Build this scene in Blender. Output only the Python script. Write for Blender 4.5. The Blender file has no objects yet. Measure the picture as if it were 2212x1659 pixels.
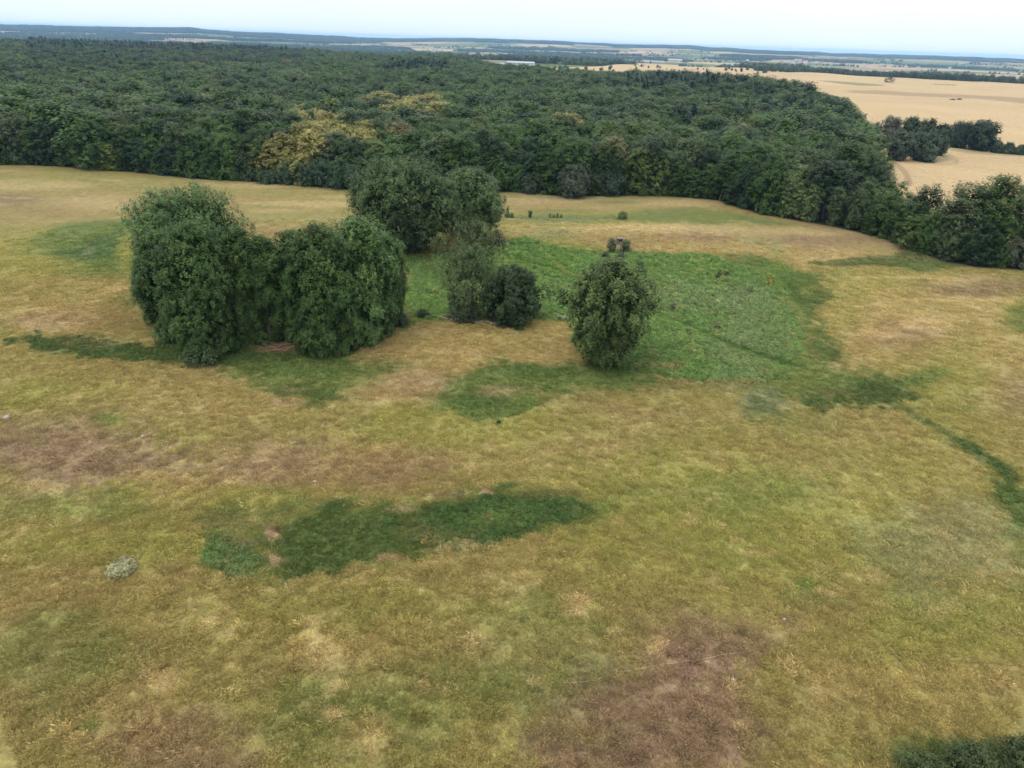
import bpy, math, numpy as np
rng = np.random.default_rng(7)
C = bpy.context.scene.collection
SC = bpy.context.scene

# ---------------------------------------------------------------- camera, sky, sun, exposure
F, CX, CY, H = 1562., 1106., 829.5, 50.          # focal length and image centre in units of a 2212 px wide picture; flying height
TH = math.atan((CY-88)/F); RHO = math.atan(.0325)
fw = np.array([0, math.cos(TH), -math.sin(TH)]); r0 = np.array([1., 0, 0]); u0 = np.cross(r0, fw)
RR = math.cos(RHO)*r0+math.sin(RHO)*u0; UU = -math.sin(RHO)*r0+math.cos(RHO)*u0
import mathutils
cam = bpy.data.cameras.new("camera"); camo = bpy.data.objects.new("camera", cam); C.objects.link(camo)
cam.sensor_width = 36; cam.lens = 36*F/2212; cam.clip_start = .5; cam.clip_end = 60000
m = mathutils.Matrix(((RR[0], UU[0], -fw[0], 0), (RR[1], UU[1], -fw[1], 0), (RR[2], UU[2], -fw[2], H), (0, 0, 0, 1)))
camo.matrix_world = m; SC.camera = camo
SC.view_settings.view_transform = 'Standard'; SC.view_settings.look = 'None'
SC.view_settings.exposure = 0.15; SC.view_settings.gamma = 1
SC.cycles.max_bounces = 5; SC.cycles.diffuse_bounces = 3; SC.cycles.transmission_bounces = 3; SC.cycles.volume_bounces = 1
SC.cycles.use_denoising = True

SUN_EL, SUN_ROT = math.radians(62), math.radians(215)
w = bpy.data.worlds.new("World"); SC.world = w; w.use_nodes = True
nt = w.node_tree; N = nt.nodes; L = nt.links
bg = N['Background']; bg.inputs['Strength'].default_value = .1
sky = N.new('ShaderNodeTexSky'); sky.sky_type = 'NISHITA'; sky.sun_disc = False
sky.sun_elevation = SUN_EL; sky.sun_rotation = SUN_ROT; sky.air_density = 1.2; sky.dust_density = 1.5
tc = N.new('ShaderNodeTexCoord'); sx = N.new('ShaderNodeSeparateXYZ'); L.new(tc.outputs['Generated'], sx.inputs[0])
rp = N.new('ShaderNodeValToRGB'); L.new(sx.outputs['Z'], rp.inputs[0])      # overcast: pale blue low, near white above
e = rp.color_ramp.elements
e[0].position = 0; e[0].color = (.70, .80, .87, 1)
e[1].position = 1; e[1].color = (1, 1, 1, 1)
k = e.new(.055); k.color = (.82, .91, .945, 1)
k = e.new(.30); k.color = (.95, .985, 1, 1)
no = N.new('ShaderNodeTexNoise'); no.inputs['Scale'].default_value = 2.2; no.inputs['Detail'].default_value = 6
mp = N.new('ShaderNodeMapping'); mp.inputs['Scale'].default_value = (1, 1, 5); L.new(tc.outputs['Generated'], mp.inputs[0]); L.new(mp.outputs[0], no.inputs[0])
mr = N.new('ShaderNodeMapRange'); mr.inputs[1].default_value = .3; mr.inputs[2].default_value = .7; mr.inputs[3].default_value = 11.6; mr.inputs[4].default_value = 12.6
L.new(no.outputs[0], mr.inputs[0])
zb = N.new('ShaderNodeMapRange'); zb.inputs[1].default_value = .06; zb.inputs[2].default_value = 1; zb.inputs[3].default_value = 1; zb.inputs[4].default_value = 2.3; L.new(sx.outputs['Z'], zb.inputs[0])   # an overcast sky is brightest overhead
zm = N.new('ShaderNodeMath'); zm.operation = 'MULTIPLY'; L.new(mr.outputs[0], zm.inputs[0]); L.new(zb.outputs[0], zm.inputs[1])
mu = N.new('ShaderNodeVectorMath'); mu.operation = 'SCALE'; L.new(rp.outputs[0], mu.inputs[0]); L.new(zm.outputs[0], mu.inputs['Scale'])
mx = N.new('ShaderNodeMixRGB'); mx.inputs[0].default_value = .9; L.new(sky.outputs[0], mx.inputs[1]); L.new(mu.outputs[0], mx.inputs[2])
L.new(mx.outputs[0], bg.inputs[0])
sl = bpy.data.lights.new("sun", 'SUN'); sl.energy = 1.4; sl.angle = math.radians(22); sl.color = (1, .96, .9)
so = bpy.data.objects.new("sun", sl); C.objects.link(so)
sd = mathutils.Vector((math.sin(SUN_ROT)*math.cos(SUN_EL), math.cos(SUN_ROT)*math.cos(SUN_EL), math.sin(SUN_EL)))
so.rotation_euler = sd.to_track_quat('Z', 'Y').to_euler()

# ---------------------------------------------------------------- maths helpers
def hsh(ix, iy, s=0):
    n = (ix.astype(np.int64)*374761393+iy.astype(np.int64)*668265263+s*1442695041) & 0xffffffff
    n = ((n ^ (n >> 13))*1274126177) & 0xffffffff
    n = ((n ^ (n >> 15))*2246822519) & 0xffffffff
    return ((n ^ (n >> 16)) & 0xffffff)/float(0xffffff)
def vn(x, y, s=0):
    ix = np.floor(x); iy = np.floor(y); fx = x-ix; fy = y-iy
    fx = fx*fx*(3-2*fx); fy = fy*fy*(3-2*fy)
    a = hsh(ix, iy, s); b = hsh(ix+1, iy, s); c = hsh(ix, iy+1, s); d = hsh(ix+1, iy+1, s)
    return (a+(b-a)*fx)*(1-fy)+(c+(d-c)*fx)*fy
def fbm(x, y, sc, o=4, s=0):
    t = 0; a = 1; n = 0; x = np.asarray(x, float)/sc; y = np.asarray(y, float)/sc
    for i in range(o):
        t = t+a*(vn(x+i*17.3, y-i*9.1, s+i)*2-1); n += a; a *= .55
        x, y = (x*.8-y*.6)*2.03, (x*.6+y*.8)*2.03
    return t/n*1.6
def ss(a, b, x):
    t = np.clip((x-a)/(b-a), 0, 1); return t*t*(3-2*t)
def project(X, Y, Z):
    dx, dy, dz = X, Y, Z-H
    k = np.maximum(dx*fw[0]+dy*fw[1]+dz*fw[2], 1e-3)
    return CX+F*(dx*RR[0]+dy*RR[1]+dz*RR[2])/k, CY-F*(dx*UU[0]+dy*UU[1]+dz*UU[2])/k
# height of the land
_px = np.array([-400, 0, 168, 336, 454, 538, 739, 828, 1017, 1155, 1275, 1430, 1469, 1704, 1906, 2212, 2600.])
_df = np.array([-3, -2, 0, 1, 4.5, 0, -2, -4, 2.2, 1.5, 0, 1.2, -1, -3.4, -2, -3, -3.])
_az = np.arctan((_px-CX)/F*1.0/math.cos(TH)*.905)
def zt(x, y):
    r = np.hypot(x, y); az = np.arctan2(x, np.maximum(y, 1e-6))
    z = 0.7*np.sin(x/21+.5)*np.sin(y/27+1.)+.5*np.sin((x+y)/38.)
    z = z*ss(20, 60, r)*(1-ss(380, 600, r))
    z = z-1.0*np.exp(-(((x-32)/38)**2+((y-152)/34)**2))
    w1 = ss(420, 700, r)*(1-ss(2500, 3500, r))*ss(.12, .3, az)
    z = z+w1*(2.6*np.sin(x/95+y/140)+2.0*np.sin(y/88-x/160+1.2))
    z = z-34*ss(2100, 3400, r)+ss(2200, 3500, r)*9*fbm(x, y, 1300, 3, 5)
    zr = H+np.interp(az, _az, _df)*11000/F-13+6*fbm(az*40, az*0+3, 1, 3, 9)
    q = ss(5200, 11000, r)
    return z*(1-q)+q*zr-ss(11500, 20000, r)*60
_T = np.geomspace(20, 24000, 5000)
def at(px, py, dz=0.):
    d = fw*F+RR*(px-CX)-UU*(py-CY); h = math.hypot(d[0], d[1]); d = d/h
    x = d[0]*_T; y = d[1]*_T; zz = H+d[2]*_T-zt(x, y)-dz
    i = np.argmax(zz < 0) if (zz < 0).any() else len(_T)-1
    i = max(i, 1); a, b = zz[i-1], zz[i]; t = _T[i-1]+(_T[i]-_T[i-1])*(a/(a-b) if a != b else 1)
    return np.array([d[0]*t, d[1]*t])
def poly_w(pts, dz=0.): return np.array([at(a, b, dz) for a, b in pts])
def sdist(X, Y, P):                                    # signed distance, positive inside
    d = np.full(X.shape, 1e18); ins = np.zeros(X.shape, bool); n = len(P)
    for i in range(n):
        ax, ay = P[i]; bx, by = P[(i+1) % n]; ex, ey = bx-ax, by-ay
        t = np.clip(((X-ax)*ex+(Y-ay)*ey)/(ex*ex+ey*ey+1e-9), 0, 1)
        d = np.minimum(d, (X-ax-t*ex)**2+(Y-ay-t*ey)**2)
        c = ((ay > Y) != (by > Y)) & (X < (bx-ax)*(Y-ay)/(by-ay+1e-12)+ax); ins ^= c
    d = np.sqrt(d); return np.where(ins, d, -d)
def ldist(X, Y, P):
    d = np.full(X.shape, 1e18)
    for i in range(len(P)-1):
        ax, ay = P[i]; bx, by = P[i+1]; ex, ey = bx-ax, by-ay
        t = np.clip(((X-ax)*ex+(Y-ay)*ey)/(ex*ex+ey*ey+1e-9), 0, 1)
        d = np.minimum(d, (X-ax-t*ex)**2+(Y-ay-t*ey)**2)
    return np.sqrt(d)
def lin(r, g, b, k=.53):
    c = np.array([r, g, b])/255.; return np.where(c < .04045, c/12.92, ((c+.055)/1.055)**2.4)*k
COL = dict(olive=lin(155, 143, 86), ygreen=lin(151, 149, 79), tan=lin(175, 153, 102), straw=lin(196, 174, 124), rust=lin(158, 138, 92),
           purple=lin(144, 118, 98), green=lin(110, 126, 68), dark=lin(72, 96, 50), marsh=lin(112, 138, 76), marshb=lin(106, 136, 66),
           grey=lin(134, 138, 104), bare=lin(164, 138, 108), wheat=lin(222, 194, 148), brown=lin(186, 158, 124), blue=lin(92, 114, 68),
           floor=lin(44, 46, 30), pale=lin(160, 152, 102), brush=lin(120, 114, 72), wgreen=lin(150, 150, 105))

# ---------------------------------------------------------------- land cover, laid out on the ground plane
WP = None
FOREST = [at(*p) for p in [(-260, 352), (0, 356), (120, 359), (200, 367), (300, 373), (420, 386), (560, 393), (700, 403), (780, 411), (900, 414), (1000, 414),
          (1080, 415), (1150, 415), (1210, 424), (1290, 424), (1330, 420), (1450, 425), (1550, 433), (1640, 461), (1700, 473), (1800, 490), (1900, 511),
          (1980, 541), (2040, 566), (2110, 577), (2212, 583), (2400, 592)]]
_belt = [np.array(at(*p)) for p in [(2400, 592), (2212, 583), (2110, 577), (2040, 566), (1980, 541), (1930, 522)]]
FOREST += [b+np.array([13, 24]) for b in _belt]
FOREST += [at(*p) for p in [(1911, 420), (1908, 385), (1909, 345)]]
FOREST += [at(*p, 18.5) for p in [(1890, 256), (1834, 211), (1748, 186), (1605, 169), (1500, 160), (1300, 154), (1180, 147), (1100, 142), (1000, 124), (970, 119), (830, 120), (700, 109), (520, 100), (330, 88), (0, 87), (-300, 80)]]
FOREST = np.array(FOREST)
def Z(col, pts, soft=1.5, noise=2.5, nsc=9, st=1., bump=.0): return ('p', col, poly_w(pts), soft, noise, nsc, st, bump)
def B(col, cx, cy, rx, ry, st=.8, noise=.45, bump=0.):
    c = at(cx, cy); e1 = at(cx+rx, cy)-c; e2 = at(cx, cy-ry)-c
    return ('b', col, c, e1, e2, noise, st, bump)
def Lz(col, pts, wid, st=.8, noise=.3, bump=0.): return ('l', col, poly_w(pts), wid, noise, st, bump)
ZONES = [
 B('purple', 130, 960, 330, 70, .8), B('purple', 650, 1010, 260, 45, .75), B('purple', 1500, 1395, 170, 75, .85), B('purple', 1420, 1560, 260, 130, .8),
 B('rust', 760, 1000, 200, 50, .6), B('rust', 420, 900, 120, 40, .4),
 B('purple', 420, 1620, 170, 70, .7), B('purple', 1705, 1345, 30, 22, .6), B('purple', 1290, 1640, 160, 60, .5), B('rust', 150, 1290, 280, 160, .5), B('rust', 260, 1560, 300, 110, .45),
 B('rust', 1330, 910, 170, 60, .55), B('rust', 1700, 985, 170, 50, .5), B('rust', 1220, 960, 90, 60, .4), B('rust', 1330, 1290, 130, 70, .45),
 B('tan', 1080, 740, 190, 60, .6), B('rust', 960, 700, 120, 22, .6), B('rust', 810, 740, 70, 30, .7), B('tan', 1010, 770, 60, 18, .5),
 B('bare', 900, 840, 130, 30, .45, .45, -1), B('rust', 300, 800, 200, 26, .45), B('tan', 470, 850, 260, 50, .35), B('tan', 420, 1060, 120, 30, .4),
 B('ygreen', 1550, 1080, 420, 130, .75), B('ygreen', 2030, 1330, 240, 120, .7), B('ygreen', 230, 1180, 300, 40, .6), B('ygreen', 1000, 915, 260, 40, .6),
 B('ygreen', 560, 1075, 200, 22, .7), B('green', 150, 1090, 260, 30, .4), B('ygreen', 900, 1330, 600, 60, .3), B('green', 1150, 1420, 170, 110, .5), B('green', 100, 1420, 170, 90, .5),
 B('green', 1600, 1060, 220, 50, .35), B('green', 700, 1560, 200, 90, .4), B('tan', 700, 1420, 160, 60, .45), B('tan', 1000, 1400, 260, 60, .3), B('green', 820, 1480, 300, 60, .3),
 B('grey', 2050, 1180, 200, 110, .5), B('tan', 1950, 1480, 280, 70, .45), B('rust', 1800, 1320, 90, 60, .4), B('purple', 2190, 850, 120, 60, .3), B('green', 1750, 1290, 60, 30, .35),
 # fields left and above
 B('tan', 150, 440, 300, 60, .4), B('straw', 60, 398, 130, 12, .8), B('straw', 250, 440, 150, 14, .7), B('rust', 60, 455, 110, 22, .6), B('purple', 20, 430, 60, 12, .6),
 B('ygreen', 330, 395, 250, 14, .5), B('tan', 640, 420, 230, 40, .35), B('straw', 540, 402, 100, 7, .8), B('straw', 700, 440, 120, 6, .85), B('straw', 760, 425, 60, 5, .7), B('straw', 600, 455, 60, 4, .6),
 B('rust', 620, 500, 200, 14, .7), B('pale', 650, 470, 200, 8, .6), B('tan', 130, 660, 220, 60, .4), B('rust', 220, 690, 140, 40, .6), B('bare', 100, 690, 90, 18, .5, .45, -1), B('green', 290, 650, 50, 22, .4),
 B('ygreen', 120, 500, 220, 22, .5), B('ygreen', 60, 560, 120, 40, .5), B('olive', 100, 620, 140, 30, .5),
 Z('green', [(60, 520), (120, 490), (200, 478), (300, 476), (300, 590), (230, 590), (150, 565), (80, 545)], 3, 3, 12, .9, .05),
 Z('blue', [(130, 548), (180, 520), (260, 500), (290, 505), (260, 548), (200, 565), (150, 562)], 2, 2, 8, .9, .1), B('grey', 190, 545, 14, 12, .8), B('ygreen', 270, 540, 22, 35, .7),
 B('green', 230, 592, 90, 14, .5),
 # field between forest edge and marsh
 B('tan', 1250, 440, 330, 20, .8), B('straw', 1180, 432, 120, 7, .7), B('straw', 1450, 438, 110, 6, .6), B('wgreen', 1250, 425, 160, 5, .6), B('ygreen', 1250, 480, 330, 24, .6), B('grey', 1220, 472, 150, 8, .6), B('grey', 1190, 505, 60, 14, .55), B('straw', 1130, 497, 60, 14, .4),
 Z('green', [(1090, 470), (1200, 462), (1340, 466), (1380, 452), (1500, 448), (1620, 466), (1740, 489), (1620, 492), (1480, 484), (1340, 476), (1200, 478)], 3, 2, 12, .75, .05),
 B('blue', 1330, 437, 60, 4, .5), B('blue', 1200, 455, 80, 4, .4),
 Z('tan', [(1215, 505), (1260, 492), (1400, 480), (1560, 484), (1720, 492), (1850, 500), (1980, 545), (2040, 570), (1940, 548), (1760, 575), (1700, 572), (1560, 545), (1420, 540), (1260, 535)], 3, 3, 14, .75),
 B('straw', 1420, 492, 180, 8, .85), B('straw', 1640, 500, 180, 8, .5), B('rust', 1330, 520, 110, 12, .75), B('purple', 1520, 512, 90, 10, .55), B('purple', 1780, 520, 110, 14, .6), B('rust', 1900, 515, 90, 14, .6), B('straw', 1800, 503, 90, 5, .6), B('straw', 1900, 560, 160, 6, .5), B('wgreen', 1640, 520, 50, 12, .5),
 Z('bare', [(1700, 476), (1800, 492), (1900, 513), (1980, 543), (2040, 570), (1960, 548), (1880, 522), (1780, 500)], 1.5, 1, 5, .5),
 # right slope
 B('straw', 1950, 690, 190, 50, .35), B('tan', 1930, 660, 220, 90, .5), B('rust', 1900, 740, 130, 50, .5), B('purple', 1960, 720, 90, 26, .5), B('purple', 2100, 625, 120, 24, .6), B('straw', 2060, 610, 60, 8, .6), B('straw', 1990, 700, 70, 12, .6), B('straw', 2090, 648, 130, 6, .7), B('straw', 1900, 720, 60, 9, .6), B('straw', 2120, 665, 40, 8, .5),
 B('ygreen', 1900, 600, 120, 18, .55), B('ygreen', 2080, 820, 160, 90, .55), B('ygreen', 1820, 640, 60, 60, .5), B('tan', 2200, 760, 90, 50, .5), B('bare', 2200, 840, 60, 50, .4, .45, -1), B('straw', 2000, 600, 200, 6, .5),
 Z('green', [(2160, 690), (2180, 665), (2230, 655), (2300, 700), (2212, 725)], 1.5, 1.5, 5, .7, .1),
 # brush ring and marsh
 Z('brush', [(1540, 548), (1620, 548), (1700, 572), (1760, 588), (1800, 598), (1786, 616), (1800, 640), (1772, 664), (1762, 700), (1790, 740), (1815, 762), (1870, 800), (1930, 830), (1860, 870), (1700, 860), (1600, 845), (1400, 835), (1230, 835), (1250, 760), (1500, 700), (1600, 620)], 1.4, 3, 6, .55, .12), Z('green', [(1560, 549), (1620, 552), (1700, 576), (1780, 600), (1790, 640), (1768, 690), (1795, 748), (1860, 796), (1830, 810), (1770, 770), (1740, 700), (1700, 630), (1640, 580)], 1.4, 2.4, 5, .75, .08),
 Z('marsh', [(880, 700), (882, 560), (960, 540), (1070, 525), (1140, 513), (1215, 535), (1290, 546), (1420, 547), (1530, 552), (1600, 566), (1652, 592), (1688, 630), (1714, 676), (1735, 722), (1748, 762), (1738, 792), (1700, 814), (1640, 828), (1500, 826), (1416, 808), (1300, 795), (1230, 740), (1215, 694), (1110, 690), (1000, 688), (930, 692)], 1.6, 1.8, 7, 1., .16),
 B('marshb', 1180, 560, 120, 30, .6, .4, .05), B('marshb', 1560, 800, 200, 22, .5, .4), B('marshb', 1680, 640, 40, 90, .6, .4), B('marshb', 1500, 575, 160, 12, .5, .4), B('marshb', 930, 660, 70, 30, .5, .4), B('blue', 940, 580, 60, 14, .5), B('grey', 1620, 700, 90, 110, .35), B('grey', 1480, 640, 160, 30, .3),
 B('marshb', 1600, 590, 80, 20, .4), Z('green', [(1700, 800), (1760, 770), (1830, 795), (1890, 815), (1870, 850), (1740, 866), (1640, 852), (1600, 832), (1650, 822)], 1.2, 2., 5, .7, .12), Z('dark', [(1700, 600), (1745, 640), (1765, 700), (1790, 750), (1850, 800), (1900, 815), (1860, 825), (1800, 790), (1765, 755), (1748, 700), (1722, 650), (1680, 605)], 1., 1.6, 5, .5, .1), B('rust', 1440, 793, 55, 9, .6), B('rust', 1560, 828, 90, 8, .5), B('tan', 1830, 790, 34, 20, .5), B('green', 1810, 830, 60, 24, .6),
 Lz('dark', [(1085, 545), (1150, 570), (1200, 582)], 1.1, .7, .3, -1), Lz('dark', [(1410, 676), (1480, 702), (1560, 738), (1640, 765), (1715, 790)], 1.3, .9, .3, -1), Lz('marshb', [(1400, 672), (1500, 713), (1600, 757), (1690, 790)], .9, .7, .3, -1), Lz('dark', [(1440, 752), (1490, 742), (1530, 745)], .9, .5),
 Lz('ygreen', [(1200, 575), (1230, 590), (1262, 602)], .7, .7, .3, -1), Lz('dark', [(1090, 555), (1190, 600), (1290, 625)], .6, .5, .3, -1), Lz('dark', [(1200, 582), (1262, 606), (1340, 640), (1410, 676)], .9, .6, .3, -1),
 Z('dark', [(1722, 862), (1730, 845), (1800, 838), (1850, 825), (1880, 806), (1966, 816), (1985, 822), (1960, 855), (1937, 876), (1850, 885), (1776, 884)], 1.6, 2.8, 6, .8, .15), B('brush', 1800, 850, 60, 12, .5), Lz('green', [(1870, 800), (1930, 830), (1990, 822), (2030, 800)], 2.4, .5, .6, .06),
 B('green', 2000, 812, 50, 14, .5), B('grey', 1650, 868, 50, 26, .7), B('dark', 1645, 880, 46, 24, .5, .6, .1), B('dark', 1740, 600, 60, 12, .4, .6, .1), B('dark', 1775, 640, 18, 20, .5, .6, .1), B('dark', 1640, 565, 40, 10, .4, .5, .1),
 Z('dark', [(1751, 568), (1840, 558), (1920, 553), (1966, 541), (2010, 556), (2081, 573), (2040, 584), (1991, 590), (1940, 578), (1880, 574), (1800, 578)], 1.2, 1.4, 6, .75, .15),
 B('green', 1990, 575, 60, 10, .4),
 Lz('dark', [(1935, 872), (1990, 905), (2040, 935), (2100, 965)], 1.3, .6, .5), Lz('dark', [(2095, 962), (2130, 985), (2160, 1010), (2190, 1060), (2215, 1130)], 2.1, .9, .6, .13), Lz('green', [(2180, 1060), (2230, 1200)], 2.4, .5, .6, .1),
 # bands south of the poplars
 Z('dark', [(20, 735), (80, 718), (180, 728), (320, 745), (420, 700), (560, 640), (700, 700), (820, 690), (870, 700), (760, 770), (750, 800), (700, 815), (560, 805), (480, 790), (330, 782), (200, 780), (120, 765), (60, 745)], 1., 2.2, 5, .9, .12),
 B('brush', 190, 740, 60, 12, .6), B('rust', 600, 755, 50, 10, .7, .5),
 Z('green', [(470, 795), (560, 785), (740, 780), (840, 790), (830, 820), (760, 835), (700, 870), (620, 860), (560, 840), (500, 815)], 1.2, 1.5, 4, .75, .1),
 Z('dark', [(570, 840), (640, 825), (720, 840), (740, 865), (680, 878), (610, 862)], 1, 1.3, 4, .5, .1), B('bare', 618, 868, 36, 6, .8, .45, -1), B('bare', 640, 843, 30, 4, .5, .45, -1), B('straw', 830, 868, 40, 10, .4),
 Z('green', [(930, 880), (960, 850), (1010, 800), (1100, 775), (1240, 790), (1330, 800), (1420, 820), (1380, 832), (1280, 836), (1180, 860), (1120, 902), (1040, 902), (960, 892)], 1.2, 2.2, 5, .92, .1), B('dark', 1120, 800, 90, 14, .4), B('dark', 1060, 880, 60, 14, .4),
 B('dark', 1010, 860, 70, 20, .4), B('dark', 1310, 800, 110, 18, .55, .5, .1), B('dark', 830, 790, 60, 14, .4), B('bare', 1080, 845, 60, 14, .45, .45, -1), B('bare', 900, 820, 80, 22, .4, .45, -1),
 B('dark', 1390, 770, 80, 22, .35),
 # hollow in the foreground
 Z('green', [(430, 1130), (440, 1100), (520, 1085), (652, 1080), (740, 1070), (830, 1076), (900, 1085), (1000, 1060), (1080, 1050), (1180, 1052), (1320, 1090), (1300, 1130), (1150, 1160), (930, 1185), (830, 1215), (719, 1243), (560, 1243), (464, 1243), (436, 1190)], 1., 1.2, 4, .6, .06),
 Z('dark', [(905, 1112), (960, 1085), (1064, 1066), (1170, 1057), (1256, 1070), (1292, 1105), (1256, 1143), (1170, 1157), (1026, 1176), (911, 1192), (860, 1160)], .9, 1.6, 3.5, .93, .13), B('brush', 1180, 1070, 70, 12, .6), B('brush', 960, 1165, 60, 20, .5), B('green', 1080, 1120, 60, 18, .5),
 Z('dark', [(830, 1105), (930, 1090), (960, 1130), (940, 1180), (850, 1190)], 1., 1.4, 3, .6, .1), Z('dark', [(834, 1213), (719, 1240), (623, 1240), (600, 1212), (575, 1185), (600, 1150), (640, 1120), (700, 1095), (780, 1095), (860, 1110), (890, 1160), (880, 1190)], .7, 1.6, 3.5, .75, .13),
 Z('blue', [(436, 1184), (464, 1238), (556, 1236), (575, 1205), (522, 1165), (470, 1150)], .5, .8, 3, .8, .15), B('brush', 500, 1125, 60, 20, .5), B('marshb', 450, 1200, 18, 22, .4),
 B('bare', 868, 1100, 30, 9, .6, .45, -1), B('bare', 584, 1153, 20, 18, .9, .45, -1), B('bare', 594, 1211, 20, 12, .9, .45, -1), B('bare', 852, 1208, 34, 8, .6, .45, -1), B('bare', 1052, 1062, 16, 9, .9, .45, -1), B('bare', 960, 1070, 60, 8, .4, .45, -1), B('bare', 520, 1175, 30, 6, .6, .45, -1), B('brush', 900, 1150, 50, 20, .5),
 B('dark', 2080, 1640, 170, 50, .8, .5, .1), B('marshb', 195, 1570, 18, 13, .7), B('marshb', 1738, 1262, 22, 10, .6), B('marshb', 235, 905, 45, 14, .5),
 # small pale tussock patches
 B('straw', 1240, 1305, 26, 26, .7), B('straw', 1262, 1322, 14, 10, .7), B('straw', 1415, 1398, 20, 18, .7), B('straw', 715, 1540, 20, 16, .8), B('straw', 1708, 1446, 16, 12, .9), B('straw', 915, 1480, 18, 16, .7), B('straw', 966, 1490, 10, 12, .7), B('straw', 725, 1490, 22, 15, .6),
 B('straw', 675, 1365, 26, 30, .5), B('straw', 700, 1430, 60, 30, .4), B('straw', 1020, 1385, 35, 26, .5), B('straw', 1160, 1470, 24, 14, .5), B('straw', 1650, 1195, 36, 10, .5), B('straw', 1670, 1350, 30, 24, .3), B('straw', 1880, 1250, 40, 20, .35), B('straw', 1790, 1282, 26, 10, .6), B('tan', 800, 1590, 60, 40, .6), B('straw', 350, 1470, 40, 24, .5),
 B('straw', 90, 1060, 50, 18, .4), B('tan', 340, 1030, 60, 14, .5), B('straw', 820, 970, 18, 9, .6), B('tan', 480, 980, 50, 12, .5), B('straw', 1000, 1180, 60, 12, .4), B('straw', 1580, 1480, 18, 10, .6), B('straw', 1590, 1560, 22, 10, .5),
]
GATE = at(1911, 385)
WHEATZ = [Z('brown', [(1832, 195), (1906, 195.5), (2040, 203), (2260, 214), (2260, 230), (2107, 213), (1973, 208), (1838, 201)], 6, 8, 60, .9),
          Z('wgreen', [(1764, 174), (1830, 177), (1909, 183), (1909, 185.5), (1855, 185), (1800, 179)], 6, 8, 60, .9),
          Z('wgreen', [(2015, 181), (2060, 182), (2060, 184), (2020, 183)], 6, 8, 60, .8), Z('wgreen', [(1908, 348), (1930, 350), (1935, 390), (1910, 400)], 2, 2, 20, .6), Z('wgreen', [(2010, 345), (2050, 330), (2060, 345), (2010, 352)], 2, 2, 20, .7),
          Z('wgreen', [(2040, 322), (2100, 326), (2300, 336), (2300, 342), (2090, 332)], 2, 2, 20, .5),
          Lz('brown', [(1929, 350.5), (1946, 365.7), (1958, 383), (1962, 400)], .9, .9, .1), Lz('brown', [(1933, 349), (1951, 363.7), (1963, 380), (1968, 398)], .9, .9, .1), Lz('brown', [(2056, 337), (2070, 345.5), (2066, 353), (2030, 356)], .8, .8, .1), Lz('brown', [(2052, 340), (2064, 346), (2060, 351)], .8, .8, .1)]
def apply_zones(zs, X, Y, col, bump):
    for z in zs:
        if z[0] == 'p':
            P = z[2]; pad = z[3]+z[4]*2+2; s = np.where((X > P[:, 0].min()-pad) & (X < P[:, 0].max()+pad) & (Y > P[:, 1].min()-pad) & (Y < P[:, 1].max()+pad))[0]
            if not len(s): continue
            x = X[s]; y = Y[s]; d = sdist(x, y, P)+z[4]*fbm(x, y, z[5], 5, 31); d = d+z[4]*.8*fbm(x, y, 1.3, 4, 37); a = ss(-z[3]*1.2, z[3]*1.2, d); st, bp = z[6], z[7]
        elif z[0] == 'b':
            c, e1, e2 = z[2:5]; R = math.hypot(*e1)+math.hypot(*e2); s = np.where((abs(X-c[0]) < 1.9*R) & (abs(Y-c[1]) < 1.9*R))[0]
            if not len(s): continue
            x = X[s]; y = Y[s]; det = e1[0]*e2[1]-e1[1]*e2[0]; dx = x-c[0]; dy = y-c[1]
            u = (dx*e2[1]-dy*e2[0])/det; v = (dy*e1[0]-dx*e1[1])/det; sc = max(min(R*.35, 14), .8)
            q = np.hypot(u, v)+z[5]*.85*fbm(x, y, sc, 4, 57)+.3*fbm(x, y, .9, 3, 58); a = 1-ss(.4, 1.45, q); st, bp = z[6], z[7]
        else:
            P = z[2]; pad = z[3]*5+3; s = np.where((X > P[:, 0].min()-pad) & (X < P[:, 0].max()+pad) & (Y > P[:, 1].min()-pad) & (Y < P[:, 1].max()+pad))[0]
            if not len(s): continue
            x = X[s]; y = Y[s]; a = 1-ss(z[3]*.3, z[3]*1.2, ldist(x, y, P)+z[4]*z[3]*fbm(x, y, 2.5, 4, 77)); st, bp = z[5], z[6]
        a = a*st
        col[s] += (COL[z[1]]-col[s])*a[:, None]; bump[s] = np.maximum(bump[s], bp*a) if bp >= 0 else bump[s]*(1-a)
def voro(x, y, cell):
    x = x/cell; y = y/cell; ix = np.floor(x); iy = np.floor(y); f1 = np.full(x.shape, 9.); f2 = f1.copy(); h = np.zeros(x.shape)
    for i in (-1, 0, 1):
        for j in (-1, 0, 1):
            a = ix+i; b = iy+j; px = a+.1+.8*hsh(a, b, 3); py = b+.1+.8*hsh(a, b, 4); d = np.hypot(px-x, py-y)
            n = d < f1; f2 = np.where(n, f1, np.minimum(f2, d)); h = np.where(n, hsh(a, b, 8), h); f1 = np.where(n, d, f1)
    return (f2-f1)*cell, h
def farcell(X, Y):
    r = np.hypot(X, Y); wx = X+60*fbm(X, Y, 500, 3, 12); wy = Y+60*fbm(X, Y, 500, 3, 13)
    e, h = voro(wx*.75+wy*.2, wy-wx*.15, 430.)
    wd = fbm(X, Y, 2300, 3, 21)
    wood = (h > .91-.06*ss(5500, 9000, r)) | (wd > .85-1.5*ss(7500, 11000, r))
    az = np.arctan2(X, np.maximum(Y, 1e-6)); wood = wood | ((az < -.2+.18*wd) & (r > 3000) & (h > .52)) | ((r > 8800) & (h > .45)) | (r > 10200)
    return e, h, wood
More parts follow.
